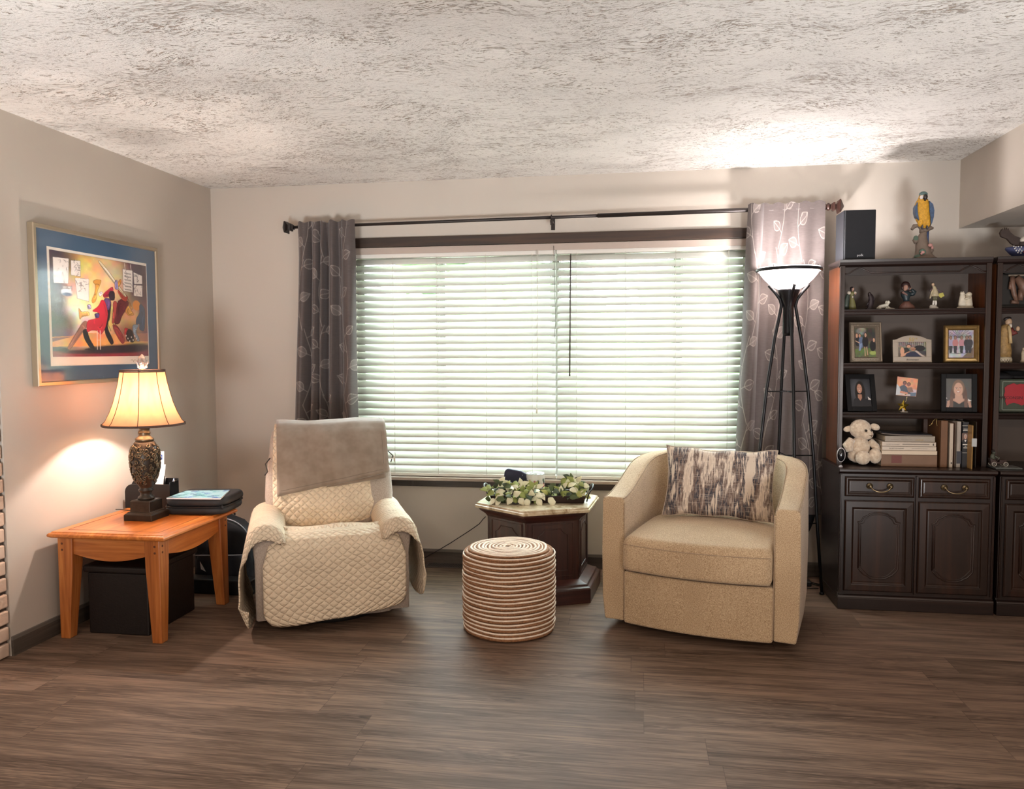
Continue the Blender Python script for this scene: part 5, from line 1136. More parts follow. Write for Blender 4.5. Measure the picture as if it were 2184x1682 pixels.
# ---- parrot
sp9 = 9.34; zc = 1.840
mk('parrot_statue', 'blue and yellow parrot statue perched on a stump above the bookcase', 'statue', 1890, 390, sp9, -.34, zc, [
    ('stump', C_('6f6054', .7), [('l', [(760, 235, 1515), (755, 190, 1480), (745, 150, 1430), (735, 130, 1330), (715, 110, 1220), (710, 95, 1130), (720, 75, 1060), (740, 60, 1000), (740, 55, 960)], .8), ('t', [(610, 1180), (570, 1130), (590, 1070)], [55, 45, 10]), ('t', [(820, 1400), (890, 1330), (905, 1215)], [70, 55, 14]), ('t', [(505, 930), (560, 860), (640, 850), (700, 900), (720, 980)], [24, 40, 34, 40, 55]), ('t', [(700, 970), (790, 930), (880, 890), (940, 905)], [48, 52, 44, 18])]),
    ('moss', C_('55685a', .8), [('e', 620, 1480, 85, 45, .8, 0, -80), ('e', 680, 1390, 60, 60, .6, 0, -110), ('e', 780, 1490, 120, 38, .8, 0, -90)]), ('moss', C_('55685a', .8), [('e', 585, 1110, 45, 55, .8, 0, -20)]),
    ('flower', C_('b5837c', .6), [('e', 670, 1400, 34, 26, .8, 0, -150), ('e', 640, 1430, 22, 18, .8, 0, -160), ('e', 835, 1255, 40, 32, .8, 0, -110), ('e', 880, 1300, 24, 30, .8, 0, -90)]),
    ('body', plain('d09a2c', .5, 0, 260, .8, .2, 90, .004), [('l', [(745, 50, 905), (742, 85, 830), (738, 125, 740), (724, 130, 640), (718, 132, 540), (715, 125, 440), (720, 105, 370), (730, 80, 310), (740, 70, 250)], .8), ('e', 665, 790, 50, 85, .9, .15, -50), ('e', 805, 790, 48, 90, .9, -.1, -50)]),
    ('wing', plain('3a5170', .45, 0, 200, .6, .25, 70, .004), [('p', [(600, 395), (545, 500), (545, 600), (570, 690), (625, 760), (600, 620), (590, 500)], 60, -25), ('p', [(830, 375), (900, 440), (925, 560), (915, 690), (885, 800), (855, 860), (850, 700), (828, 560)], 65, -25)]),
    ('tail', plain('2f3f63', .5), [('t', [(830, 900, 30), (820, 1060, 20), (822, 1210, 10)], [38, 34, 26])]),
    ('head', C_('3b3334', .5), [('e', 730, 340, 82, 62, .9, 0, -20)]), ('crown', C_('57706f', .5), [('e', 742, 232, 76, 58, 1, 0, 4)]),
    ('face', C_('ddd5d0', .5), [('e', 692, 300, 38, 44, .6, 0, -52), ('e', 798, 290, 18, 42, .8, 0, -48)]), ('beak', plain('221b1d', .3), [('e', 750, 300, 38, 52, .9, .2, -85), ('e', 742, 345, 22, 30, .9, 0, -85)]),
    ('claw', C_('4a4a50', .5), [('t', [(690, 830, -55), (690, 880, -75), (700, 930, -55)], 16), ('t', [(790, 850, -55), (790, 890, -75), (800, 930, -55)], 16)])])
# ---- eagle with flag base
sE = 3.82
mk('eagle_statue', 'bald eagle statue with raised wing over a flag base, at the right edge', 'statue', 2100, 460, sE, -.33, zc, [
    ('flag_base', C_('3b4063', .5), [('l', [(330, 55, 345), (325, 80, 330), (320, 100, 305), (310, 118, 270), (300, 105, 255)], .6)]),
    ('red_stripe', C_('a03a3c', .5), [('t', [(285, 310, -68), (300, 290, -72), (330, 270, -70)], 9), ('t', [(300, 325, -60), (325, 305, -70), (350, 290, -66)], 9)]),
    ('white_stripe', C_('d8d2cc', .5), [('t', [(292, 318, -66), (312, 298, -72), (340, 280, -68)], 7)]),
    ('star', C_('e6e2de', .5), [('e', x, y, 5, 5, 1, 0, -(52+abs(x-235)*.35)) for x, y in ((205, 258), (225, 262), (245, 260), (265, 263), (215, 275), (235, 277), (255, 279), (228, 292), (248, 294), (268, 296), (242, 308), (262, 312))]),
    ('wing', C_('3d302a', .7), [('p', [(130, 170), (122, 140), (138, 110), (150, 118), (190, 110), (205, 135), (240, 165), (300, 185), (330, 230), (300, 262), (250, 250), (210, 225), (180, 190)], 11), ('t', [(140, 165), (132, 120)], [8, 3]), ('t', [(152, 160), (147, 103)], [8, 3]), ('t', [(165, 160), (163, 96)], [8, 3]), ('t', [(178, 160), (178, 97)], [8, 3]), ('t', [(190, 160), (193, 104)], [8, 3])]),
    ('body', C_('352a26', .7), [('l', [(335, 25, 290), (335, 50, 260), (332, 52, 225), (330, 34, 200)]), ('p', [(360, 240), (400, 190), (470, 120), (500, 110), (490, 170), (430, 240), (370, 265)], 11)]),
    ('head', C_('d8cfc0', .6), [('e', 322, 200, 34, 28, .9, 0, -10)]), ('beak', C_('c89a3c', .5), [('e', 352, 206, 13, 9, .8, .4, -12)])])
# ================================================================ PHOTO FRAMES
def photo_frame(label, px, Y, zb, w_, h, bw, mat_f, lean, yaw, cv, profile='flat', arch_h=0, matw=0, mat_m=None, grp=None, depth=.016):
    x = at(px, 760, Y).x; t = thing('photo_frame', label, 'photo frame', (x, Y, zb), yaw, grp); L = Matrix.Rotation(-lean, 4, 'X'); b = MB(); b.T = L
    hh = h-arch_h
    if profile == 'flat' and not arch_h:
        b.box(-w_/2, -w_/2+bw, -depth, 0, 0, h); b.box(w_/2-bw, w_/2, -depth, 0, 0, h); b.box(-w_/2+bw, w_/2-bw, -depth, 0, 0, bw); b.box(-w_/2+bw, w_/2-bw, -depth, 0, h-bw, h)
    elif arch_h:
        top = [(-w_/2, hh)]+[(-w_/2*.78, hh+.004)]+[(-w_*.39+w_*.78*i/16, hh+arch_h*sin(pi*i/16)**.8+.004*(1-sin(pi*i/16))) for i in range(1, 16)]+[(w_/2*.78, hh+.004), (w_/2, hh)]
        pb, ptp, pw = bw*1.25, hh-.012, w_/2-bw
        b.prism([(-w_/2, 0), (w_/2, 0), (w_/2, pb), (-w_/2, pb)], -depth, 0); b.box(-w_/2, -pw, -depth, 0, pb, ptp); b.box(pw, w_/2, -depth, 0, pb, ptp); b.prism([(-w_/2, ptp), (w_/2, ptp)]+top[::-1], -depth, 0)
    else:
        pr = ((0, 0), (0, -depth), (bw*.12, -depth-.004), (bw*.3, -depth-.001), (bw*.36, -depth+.003), (bw*.75, -depth+.001), (bw*.85, -depth+.004), (bw, -depth+.008), (bw, 0))
        cs = (((-w_/2, 0), 1, 1), ((w_/2, 0), -1, 1), ((w_/2, h), -1, -1), ((-w_/2, h), 1, -1)); rings = [[(P[0]+sx_*o, y, P[1]+sz_*o) for o, y in pr] for P, sx_, sz_ in cs]; rings.append(rings[0]); b.loft(rings, 0, False, False)
        if profile == 'bead':
            n1, n2 = int(w_/.006), int(h/.006)
            for i in range(n1):
                for z in (bw*.55, h-bw*.55): b.ell((-w_/2+.006+i*(w_-.012)/(n1-1), -depth+.001, z), (.0022, .002, .004), 6)
            for i in range(n2):
                for xx in (-w_/2+bw*.55, w_/2-bw*.55): b.ell((xx, -depth+.001, .006+i*(h-.012)/(n2-1)), (.004, .002, .0022), 6)
    part('frame', b, mat_f, t, bevel=.0012 if profile == 'flat' else 0)
    x0, x1, z0, z1 = -w_/2+bw, w_/2-bw, bw, h-bw
    if arch_h: z0, z1 = bw*1.25, hh-.012
    if matw:
        b = MB(); b.T = L; b.box(x0, x1, -depth*.5, -depth*.4, z0, z1); part('mat_board', b, mat_m, t); x0 += matw; x1 -= matw; z0 += matw; z1 -= matw
    b = MB(); b.T = L; cv.mesh(b, lambda u, v: (x0+(x1-x0)*u, -depth*.55 if matw else -depth*.45, z1+(z0-z1)*v)); part('photo', b, M_photo, t)
    b = MB(); b.T = L; b.box(x0+.002, x1-.002, -depth*.2, -.002, z0, z1)
    b.hexa([(-.02, -.001, h*.65), (.02, -.001, h*.65), (.02, .003, h*.65), (-.02, .003, h*.65)][::1]+[(-.02, -.001, h*.7), (.02, -.001, h*.7), (.02, .003, h*.7), (-.02, .003, h*.7)]); part('backing', b, M_blk, t)
    foot = MB(); d = h*.66; p0 = L @ Vector((0, 0, d)); foot.hexa([(-.018, p0.y+.055, .001), (.018, p0.y+.055, .001), (.018, p0.y+.059, .001), (-.018, p0.y+.059, .001), (-.012, p0.y, p0.z), (.012, p0.y, p0.z), (.012, p0.y+.004, p0.z), (-.012, p0.y+.004, p0.z)]); part('easel', foot, M_blk, t)
    return t, L
def head(c, x, y, r, skin, hair, long=0, smile=True, asp=1):
    if long: c.ell(x, y+r*asp*.9, r*1.25, r*(1.6+long), hair, .15)
    c.ell(x, y-r*.25*asp, r*1.12, r*1.3, hair, .12); c.ell(x, y+r*.1*asp, r*.82, r*1.12, skin, .12)
    if r > .09:
        for s_ in (-1, 1):
            c.ell(x+s_*r*.34, y-r*.05*asp, r*.15, r*.06, 'efe4dc', .3); c.ell(x+s_*r*.34, y-r*.05*asp, r*.07, r*.07, '2a1d18', .3); c.line([(x+s_*r*.18, y-r*.22*asp), (x+s_*r*.52, y-r*.24*asp)], r*.04, '4a3026', .8)
        c.line([(x, y), (x-r*.05, y+r*.28*asp), (x+r*.08, y+r*.3*asp)], r*.03, 'a9765c', .7)
        c.poly([(x-r*.36, y+r*.5*asp), (x+r*.36, y+r*.5*asp), (x+r*.2, y+r*.72*asp), (x-r*.2, y+r*.72*asp)], '9a4038'); c.poly([(x-r*.28, y+r*.51*asp), (x+r*.28, y+r*.51*asp), (x+r*.16, y+r*.64*asp), (x-r*.16, y+r*.64*asp)], 'f4ece4')
    elif r > .04:
        for s_ in (-1, 1): c.ell(x+s_*r*.34, y, r*.12, r*.08, '2a1d18', .4)
        c.line([(x-r*.3, y+r*.5*asp), (x+r*.3, y+r*.5*asp)], r*.08, '9a4a40', .8)
M_silver = plain('8f8374', .35, .6, 90, .25); M_goldf = plain('8d7347', .35, .7, 60, .2, .2, 30); M_black = plain('0b0b0d', .6, spec=.25); M_champ = plain('a3988b', .4, .45)
Yp = -.385
# 1 silver beaded frame, family of four
c = Canvas(60, 84, '4e4a40', .7); c.ell(.35, .12, .25, .12, '8d8a80', .4); c.ell(.75, .2, .3, .2, '3a352c', .8); c.poly([(0, .72), (1, .68), (1, 1), (0, 1)], '5d6b3e'); c.noise(.4, 10, 3)
c.ell(.86, .86, .16, .07, '9aa85c', .4); c.ell(.14, .47, .14, .16, '1c1c22'); c.ell(.3, .5, .12, .2, '5a6a86'); c.poly([(.22, .55), (.36, .52), (.26, .78), (.18, .78)], '7d8fb0'); head(c, .10, .27, .06, 'c7977c', '6b4a34', asp=.7); head(c, .24, .27, .055, 'bf8f74', '3a2a20', asp=.7)
c.ell(.5, .48, .15, .2, '15151b'); head(c, .52, .25, .06, 'c99d83', '241a16', .3, asp=.7); c.ell(.86, .62, .15, .18, '17171c'); head(c, .92, .42, .06, 'c99d83', '2c1f18', asp=.7); c.line([(.47, .66), (.48, .95)], .022, 'c09a80'); c.line([(.56, .66), (.60, .92)], .022, 'c09a80'); c.line([(.04, .45), (.22, .52)], .02, 'c09a80')
P0, P1 = at(1811, 770, Yp), at(1881, 770, Yp); w_ = P1.x-P0.x; h_ = at(1845, 682, Yp).z-at(1845, 769, Yp).z
photo_frame('silver beaded frame with a group photo of a family outdoors', 1846, Yp, SHZ[1]+.001, w_, h_, .030, M_silver, radians(8), radians(4), c, 'bead')
# 2 arched anniversary frame
c = Canvas(76, 44, '6b655c', 1.6/1*.6); 
for k in range(14): c.line([(.05+k*.07, 0), (.05+k*.07+.01, .35)], .008, 'b5aea4', .8)
c.noise(.3, 9, 5); c.ell(.78, .42, .2, .2, '16161c'); c.ell(.9, .75, .2, .15, '3b3a40'); c.poly([(0, .75), (1, .85), (1, 1), (0, 1)], '5b5046')
c.ell(.3, .62, .13, .25, '1f2324'); c.ell(.17, .62, .07, .28, 'cf9a7c'); c.poly([(.12, .85), (.42, .62), (.44, .74), (.16, 1), (.1, 1)], 'cf9a7c'); c.ell(.55, .9, .27, .25, '1d2440'); head(c, .40, .28, .085, 'cf9d82', '4a2f22', asp=1); head(c, .55, .48, .085, 'b98568', 'b98568', asp=1); c.line([(.49, .47), (.62, .47)], .02, '15151a'); c.line([(.66, .6), (.82, .85), (.95, 1)], .045, 'b9a79c')
P0, P1 = at(1904, 770, Yp), at(1984, 770, Yp); w_ = P1.x-P0.x; h_ = at(1942, 715, Yp).z-at(1942, 773, Yp).z
t, L = photo_frame('arched champagne metal anniversary frame with a couple photo', 1944, Yp, SHZ[1]+.001, w_, h_, .024, M_champ, radians(7), radians(-2), c, 'flat', arch_h=.024)
b = MB(); b.T = L; b.text('50', .030, Matrix.Translation((-.004, -.0165, h_-.024)) @ Matrix.Rotation(pi/2, 4, 'X'), shear=.2); b.text('th', .011, Matrix.Translation((.022, -.0165, h_-.018)) @ Matrix.Rotation(pi/2, 4, 'X')); part('numerals', b, plain('d8bf6e', .2, .9), t)
b = MB(); b.T = L; b.text('Anniversary', .013, Matrix.Translation((.0, -.0165, .014)) @ Matrix.Rotation(pi/2, 4, 'X'), shear=.4); part('inscription', b, plain('2c2522', .5), t)
b = MB(); b.T = L
for s_ in (-1, 1): b.box(s_*w_/2-.0015, s_*w_/2+.0015, -.018, 0, 0, h_-.024); b.box(s_*(w_/2-.024)-.001, s_*(w_/2-.024)+.001, -.0175, 0, .028, h_-.037)
part('polished_edge', b, plain('d9d2c4', .15, .9), t)
# 3 gold frame, group in snow
c = Canvas(60, 70, 'a7a3ae', .85); c.poly([(0, .78), (1, .6), (1, 1), (0, 1)], 'b9b7c4'); c.poly([(.55, 1), (1, .6), (1, 1)], '6a5a48')
for k in range(12): a = radians(20+12.5*k); c.line([(.42, .28), (.42-.55*cos(a), .28-.36*sin(a)+.02*(k % 3))], .012, '4f4a52', .85)
c.noise(.25, 9, 6); 
for x, col, lo in ((.08, '9b93b0', 0), (.27, 'b37474', 0), (.52, 'b5808a', 0), (.73, '20242c', 0), (.86, '2a2a33', 0)):
    c.ell(x, .47, .12, .15, col, .12); c.poly([(x-.08, .58), (x+.08, .58), (x+.05, .84), (x-.05, .84)], '24262e'); head(c, x, .28, .06, '8a6a5c', '4a3830', asp=.85)
c.line([(.02, .86), (.7, .84)], .012, '3c3c48')
P0, P1 = at(2012, 770, Yp), at(2085.5, 770, Yp); w_ = P1.x-P0.x; h_ = at(2047, 692, Yp).z-at(2047, 771.5, Yp).z
photo_frame('antique gold frame with a group photo in the snow', 2049, Yp, SHZ[1]+.001, w_, h_, .026, M_goldf, radians(4), radians(-6), c, 'moulded')
# 4 black frame, dark-haired young woman
c = Canvas(66, 84, '26272b', .8); c.ell(.3, .4, .25, .4, '4a4c52', .9); c.ell(.75, .5, .2, .4, '3a3c42', .9); c.ell(.48, .50, .25, .42, '15110f', .1); c.poly([(.1, 1), (.14, .74), (.3, .64), (.55, .72), (.85, .70), (1, .82), (1, 1)], '1d1e23'); c.poly([(.36, .55), (.55, .55), (.56, .68), (.47, .78), (.36, .68)], 'a87a64'); head(c, .46, .34, .15, 'c08c74', '17110e', asp=.8); c.poly([(.84, .63), (1, .74), (.86, .74)], 'dcd3cb')
P0, P1 = at(1808, 876, Yp), at(1872, 876, Yp); w_ = P1.x-P0.x; h_ = at(1835, 797, Yp).z-at(1835, 875, Yp).z
photo_frame('black frame leaning back with a portrait of a dark-haired young woman', 1840, Yp-.01, SHZ[2]+.001, w_, h_*1.03, .024, M_black, radians(17), radians(3), c, 'flat')
# 5 black frame, fair-haired young woman
c = Canvas(66, 84, '4f4e4c', .8); c.noise(.1, 5, 3); c.ell(.5, .62, .33, .50, '5f4438', .1); c.poly([(.02, 1), (.06, .78), (.28, .70), (.72, .70), (.95, .76), (1, 1)], 'b98f7c'); c.poly([(.12, 1), (.2, .80), (.32, .78), (.52, .88), (.70, .78), (.86, .84), (.9, 1)], '151a1a'); c.poly([(.36, .55), (.64, .55), (.68, .76), (.52, .86), (.34, .76)], 'c79f8a'); c.ell(.22, .85, .07, .25, '6b4c3e', .2); c.ell(.78, .85, .07, .25, '6b4c3e', .2); head(c, .49, .36, .21, 'd0a48e', '7d6350', asp=.8); c.ell(.02, .68, .03, .02, 'e8e2dc'); c.poly([(.86, .70), (1, .76), (.88, .78)], 'e8e2dc')
P0, P1 = at(2010, 876, Yp), at(2084, 876, Yp); w_ = P1.x-P0.x; h_ = at(2047, 797, Yp).z-at(2047, 878, Yp).z
photo_frame('black frame with a portrait of a smiling fair-haired young woman', 2047, Yp, SHZ[2]+.001, w_, h_, .024, M_black, radians(5), radians(-6), c, 'flat')
# clipped photo over a star
s3 = 6.4235; Ys = -.40; k = (Ys-CAM.y)*1.018/FPX/s3; F5 = lambda x, y, Y=Ys: at(1780+x/s3, 780+y/s3, Y)
P = F5(935, 625); st = thing('star_clip', 'brass star photo clip holding a tilted snapshot of a couple', 'photo clip', (P.x, Ys, SHZ[2]+.0005)); M_br = plain('d8b94a', .18, .9)
b = MB(); cxs, czs = F5(938, 548).x, F5(938, 548).z; R1, R2 = 78*k, 34*k; star = [((R1 if i % 2 == 0 else R2)*sin(pi*i/5+.08)+cxs, (R1 if i % 2 == 0 else R2)*cos(pi*i/5+.08)+czs) for i in range(10)]
f0 = [b.av((x, Ys, z)) for x, z in star]; pk = b.av((cxs, Ys-.014, czs)); pb = b.av((cxs, Ys+.006, czs))
for i in range(10): b.af((f0[i], f0[(i+1) % 10], pk)); b.af((f0[(i+1) % 10], f0[i], pb))
part('star', b, M_br, st, W=True)
b = MB(); q_ = F5(938, 632); b.box(q_.x-.018, q_.x+.018, Ys-.018, Ys+.016, SHZ[2]+.0005, SHZ[2]+.004); b.box(q_.x-.006, q_.x+.006, Ys-.002, Ys+.004, SHZ[2]+.003, czs-.008); part('base', b, plain('b9b3ab', .15, .7), st, W=True)
b = MB(); b.tube([F5(965, 520, Ys+.004), F5(978, 480, Ys+.004), F5(992, 425, Ys+.004), F5(985, 400, Ys+.002)], .0013, 6); b.ell(F5(965, 392), (.009, .005, .004), 10); part('wire', b, plain('b9a67a', .2, .9), st, W=True)
c = Canvas(60, 56, 'cf8a6a', .93); c.ell(.5, .25, .8, .3, 'e09a74', .9); c.poly([(0, .62), (1, .62), (1, 1), (0, 1)], 'c9b4b0'); c.noise(.2, 7, 2); c.poly([(.1, .55), (.35, .4), (.55, .55), (.75, .9), (.45, .85), (.15, .75)], '47505e'); c.poly([(.5, .55), (.75, .5), (.85, .75), (.6, .8)], '8b6a5c'); head(c, .38, .32, .085, '7a4f4a', '1f171a', asp=.93); head(c, .58, .37, .085, '8f5d54', '5a3c34', asp=.93); c.poly([(.7, .8), (1, .78), (.98, 1), (.72, 1)], '5d7186'); c.poly([(.0, .4), (.12, .5), (.3, .9), (0, 1)], 'bfc4c8'); c.poly([(.2, .75), (.55, .8), (.6, .9), (.2, .88)], 'c8876c')
A, B_, C2, D = F5(862, 145, Ys-.003), F5(1145, 178, Ys-.003), F5(1115, 420, Ys-.003), F5(838, 400, Ys-.003)
sn = thing('snapshot', 'square snapshot of a couple at sunset held above the brass star', 'photo', tuple((A+C2)/2)); b = MB(); c.mesh(b, lambda u, v: tuple((A*(1-u)+B_*u)*(1-v)+(D*(1-u)+C2*u)*v)); part('print', b, M_photo, sn, W=True, solid=.0005)

# ================================================================ BOTTOM SHELF: books, plush lamb, device
M_pg = plain('d8ccb6', .8, 0, 300, .3)
def book(label, x0, x1, y0, y1, Y, cover, spine='x', depth=.17, lay=True, zb=None, zt=None, grp=None, texts=(), marks=(), hard=.003, tilt=0):
    """spine faces the room. lay: spine horizontal (book lying flat)"""
    A, B2 = F5(x0, y1, Y), F5(x1, y0, Y); xa_, xb_ = A.x, B2.x; za_ = zb if zb is not None else A.z; zb2 = zt if zt is not None else B2.z
    t = thing('book', label, 'book', ((xa_+xb_)/2, Y, za_), 0, grp); b = MB()
    if lay: b.box(xa_, xb_, Y, Y+depth, za_, za_+hard); b.box(xa_, xb_, Y, Y+depth, zb2-hard, zb2); b.box(xa_, xb_, Y, Y+hard, za_, zb2); part('cover', b, cover, t, W=True, bevel=.0015); b = MB(); b.box(xa_+.004, xb_-.004, Y+hard, Y+depth-.005, za_+hard, zb2-hard)
    else: b.box(xa_, xa_+hard, Y, Y+depth, za_, zb2); b.box(xb_-hard, xb_, Y, Y+depth, za_, zb2); b.box(xa_, xb_, Y, Y+hard, za_, zb2); part('cover', b, cover, t, W=True, bevel=.0015); b = MB(); b.box(xa_+hard, xb_-hard, Y+hard, Y+depth-.005, za_+.004, zb2-.004)
    part('pages', b, M_pg, t, W=True)
    for nm, m, x0_, x1_, y0_, y1_ in marks:
        p_, q_ = F5(x0_, y1_, Y), F5(x1_, y0_, Y); part(nm, MB().box(p_.x, q_.x, Y-.0006, Y+.0002, p_.z, q_.z), m, t, W=True)
    for s_, cx, cy, size, m, vert, sh_ in texts:
        p_ = F5(cx, cy, Y-.0009); mt = facing_front((p_.x, Y-.0009, p_.z), roll=(-pi/2 if vert else 0)); b = MB(); b.text(s_, size, mt, ext=.0002, spacing=sh_); part('title', b, m, t, W=True)
    return t
Yb = -.500; zs_ = [ZB+.0005]; ink = plain('4a4038', .6); inkl = plain('8d8276', .6); gd = plain('9a7f4a', .4, .4); wht = plain('d9d4c9', .6)
def zz(y): return F5(1000, y, Yb).z
b1 = zz(1218); b2 = zz(1160); b3 = zz(1103); b4 = zz(1043); b5 = zz(962)
book('large brown book with a red label, lowest of the lying stack', 635, 1408, 1218, 1345, Yb, plain('7d5f49', .6, 0, 80, .2, .1), zb=ZB+.0005, zt=b1, marks=(('spine_label', plain('6b2f22', .5), 778, 920, 1228, 1330),))
book('plain cream book lying on the large brown book', 645, 1407, 1160, 1218, Yb-.004, plain('d8c6ae', .6), zb=b1+.0004, zt=b2)
book('white cookbook with dark capital lettering, third from the bottom of the stack', 650, 1396, 1103, 1160, Yb, plain('cdbfae', .5), zb=b2+.0004, zt=b3, texts=(('THE BEST OF GOURMET', 848, 1130, .0070, ink, False, 1.0), ('20TH ANNIVERSARY EDITION', 1165, 1134, .0056, inkl, False, 1.05)))
book('white cookbook with small lettering and a round mark, under the grey one', 650, 1392, 1043, 1103, Yb-.002, plain('c9baa9', .5), zb=b3+.0004, zt=b4, texts=(('THE BEST OF GOURMET', 800, 1075, .0058, inkl, False, 1.1),), marks=(('round_mark', ink, 1345, 1362, 1064, 1094), ('faint_lettering', inkl, 930, 1300, 1072, 1079)))
book('thick grey-tan cookbook titled DINNER near the top of the stack', 690, 1378, 962, 1043, Yb+.004, plain('998e80', .5, 0, 0, 0, .08, 30), zb=b4+.0004, zt=b5, texts=(('DINNER', 1163, 1016, .0105, gd, False, 1.05),), marks=(('faint_lettering', inkl, 770, 872, 1004, 1011), ('faint_lettering', inkl, 915, 1062, 1006, 1014)))
mg = thing('magazine', 'dark glossy magazine drooping on top of the lying book stack', 'magazine', (F5(1000, 950).x, -.42, b5+.001)); b = MB(); xs0, xs1 = F5(655, 0, Yb).x, F5(1370, 0, Yb).x
b.grid(lambda u, v: (xs0+(xs1-xs0)*u, Yb+.005+.17*v, b5+.0085+.010*max(0, 1-u*1.6)**2+.004*sin(pi*u)*0), 20, 6); part('cover', b, plain('1b1a20', .3), mg, W=True, solid=.003)
b = MB(); b.grid(lambda u, v: (xs0+.01+(xs1-xs0-.01)*u, Yb+.008+.165*v, b5+.004+.007*max(0, 1-u*1.6)**2), 20, 6); part('pages', b, plain('8b8078', .7), mg, W=True, solid=.004)
# second row of books showing left of the stack, behind the lamb
for i, (y0_, y1_, x0_, col, lb_) in enumerate(((965, 1040, 560, '5b5049', 'grey-brown paperback poking out left of the stack under the dark magazine'), (1060, 1130, 590, '8c7d6d', 'tan paperback poking out behind the lamb, middle of the rear pile'), (1150, 1212, 610, '6a5a4c', 'brown hardback poking out behind the lamb, bottom of the rear pile'))):
    pass
# upright books
book('tall brown leather book standing right of the lying stack, with ribbon markers', 1440, 1560, 728, 1350, Yb, plain('6f4a2c', .55, 0, 60, .2, .08), lay=False, zb=ZB+.0005, zt=.990, depth=.20, hard=.004)
rb = bpy.data.objects[[o.name for o in COL.objects if o.name.startswith('book') and not o.name.startswith('bookcase')][-1]]
# big album standing behind, its side seen
al = thing('album', 'large dark brown album standing behind the lying book stack', 'album', (F5(1330, 1345, -.33).x, -.33, ZB+.0005)); a_, c2_ = F5(1225, 0, -.31).x, F5(1436, 0, -.31).x
part('cover', MB().box(a_, F5(1432, 0, -.46).x, -.325, -.29, ZB+.0005, F5(1300, 722, -.31).z), plain('42291c', .55, 0, 60, .2), al, W=True, bevel=.003)
part('pages', MB().box(a_+.004, F5(1428, 0, -.46).x, -.322, -.293, ZB+.002, F5(1300, 722, -.31).z+.002), M_pg, al, W=True)
b = MB(); b.tube([F5(1385, 722, -.46), F5(1345, 760, -.47), F5(1330, 800, -.47), F5(1295, 820, -.475)], .0018, 5, flat=.3); b.tube([F5(1400, 722, -.46), F5(1392, 770, -.47), F5(1405, 822, -.47)], .0014, 5, flat=.3); 
t = thing('ribbon_marker', 'thin gold and silver ribbon markers hanging from the tall brown book', 'ribbon', tuple(F5(1390, 725, -.46))); part('ribbon', b, plain('a8925a', .4, .2), t, W=True)
book('white slim upright book with vertical lettering and a round mark at its foot', 1567, 1632, 790, 1353, Yb, plain('c4b5a3', .55), lay=False, zb=ZB+.0005, marks=(('faint_lettering', inkl, 1602, 1609, 820, 1080), ('faint_lettering', ink, 1597, 1603, 1140, 1290), ('round_mark', ink, 1589, 1609, 1320, 1342),))
book('narrow pinkish upright book between two white ones', 1640, 1660, 788, 1140, Yb+.03, plain('8f6f5f', .6), lay=False, zb=ZB+.0005, zt=F5(1650, 788, Yb).z)
book('white and slate upright book with vertical title, beside the portrait book', 1664, 1738, 764, 1340, Yb+.008, plain('aaa095', .55), lay=False, zb=ZB+.0005, marks=(('faint_lettering', inkl, 1686, 1697, 785, 1060), ('faint_lettering', ink, 1712, 1718, 880, 1150), ('dark_photo', plain('3a3a42', .5), 1668, 1736, 1170, 1338),))
bk = book('black upright book with a portrait photo on its spine', 1742, 1846, 768, 1352, Yb, plain('14151b', .4), lay=False, zb=ZB+.0005, marks=(('faint_lettering', wht, 1766, 1824, 863, 869), ('faint_lettering', wht, 1760, 1832, 882, 890), ('faint_lettering', wht, 1754, 1838, 1072, 1083), ('faint_lettering', wht, 1782, 1806, 1098, 1103), ('faint_lettering', wht, 1764, 1824, 1118, 1127), ('rule', wht, 1748, 1840, 818, 821), ('rule', wht, 1748, 1840, 1189, 1192)))
c = Canvas(30, 34, '6b5248', 1.1); c.ell(.5, .95, .5, .3, '1c1c24'); c.poly([(.35, .75), (.5, 1), (.65, .75)], 'e8e4e0'); head(c, .5, .42, .2, 'b98f7c', 'b5aca4', asp=1.1)
p_, q_ = F5(1744, 1045, Yb-.001), F5(1842, 922, Yb-.001); b = MB(); c.mesh(b, lambda u, v: (p_.x+(q_.x-p_.x)*u, Yb-.001, q_.z+(p_.z-q_.z)*v)); part('portrait', b, M_photo, bk, W=True)
book('thin white booklet squeezed beside the black portrait book', 1850, 1880, 892, 1240, Yb+.02, plain('b5aea6', .6), lay=False, zb=ZB+.0005, zt=F5(1860, 892, Yb).z)
book('thin glossy gold book with a white sticker, standing furthest forward', 1872, 1905, 815, 1378, Yb-.055, plain('b08a52', .3, .3), lay=False, zb=ZB+.0005, zt=F5(1890, 815, Yb-.05).z, marks=(('sticker', plain('b9bcbc', .6), 1878, 1950, 995, 1105),), depth=.2)
book('dark olive upright book, rightmost in the row beside the gold one', 1924, 1952, 765, 1352, Yb-.0, plain('3a2c1c', .5), lay=False, zb=ZB+.0005)
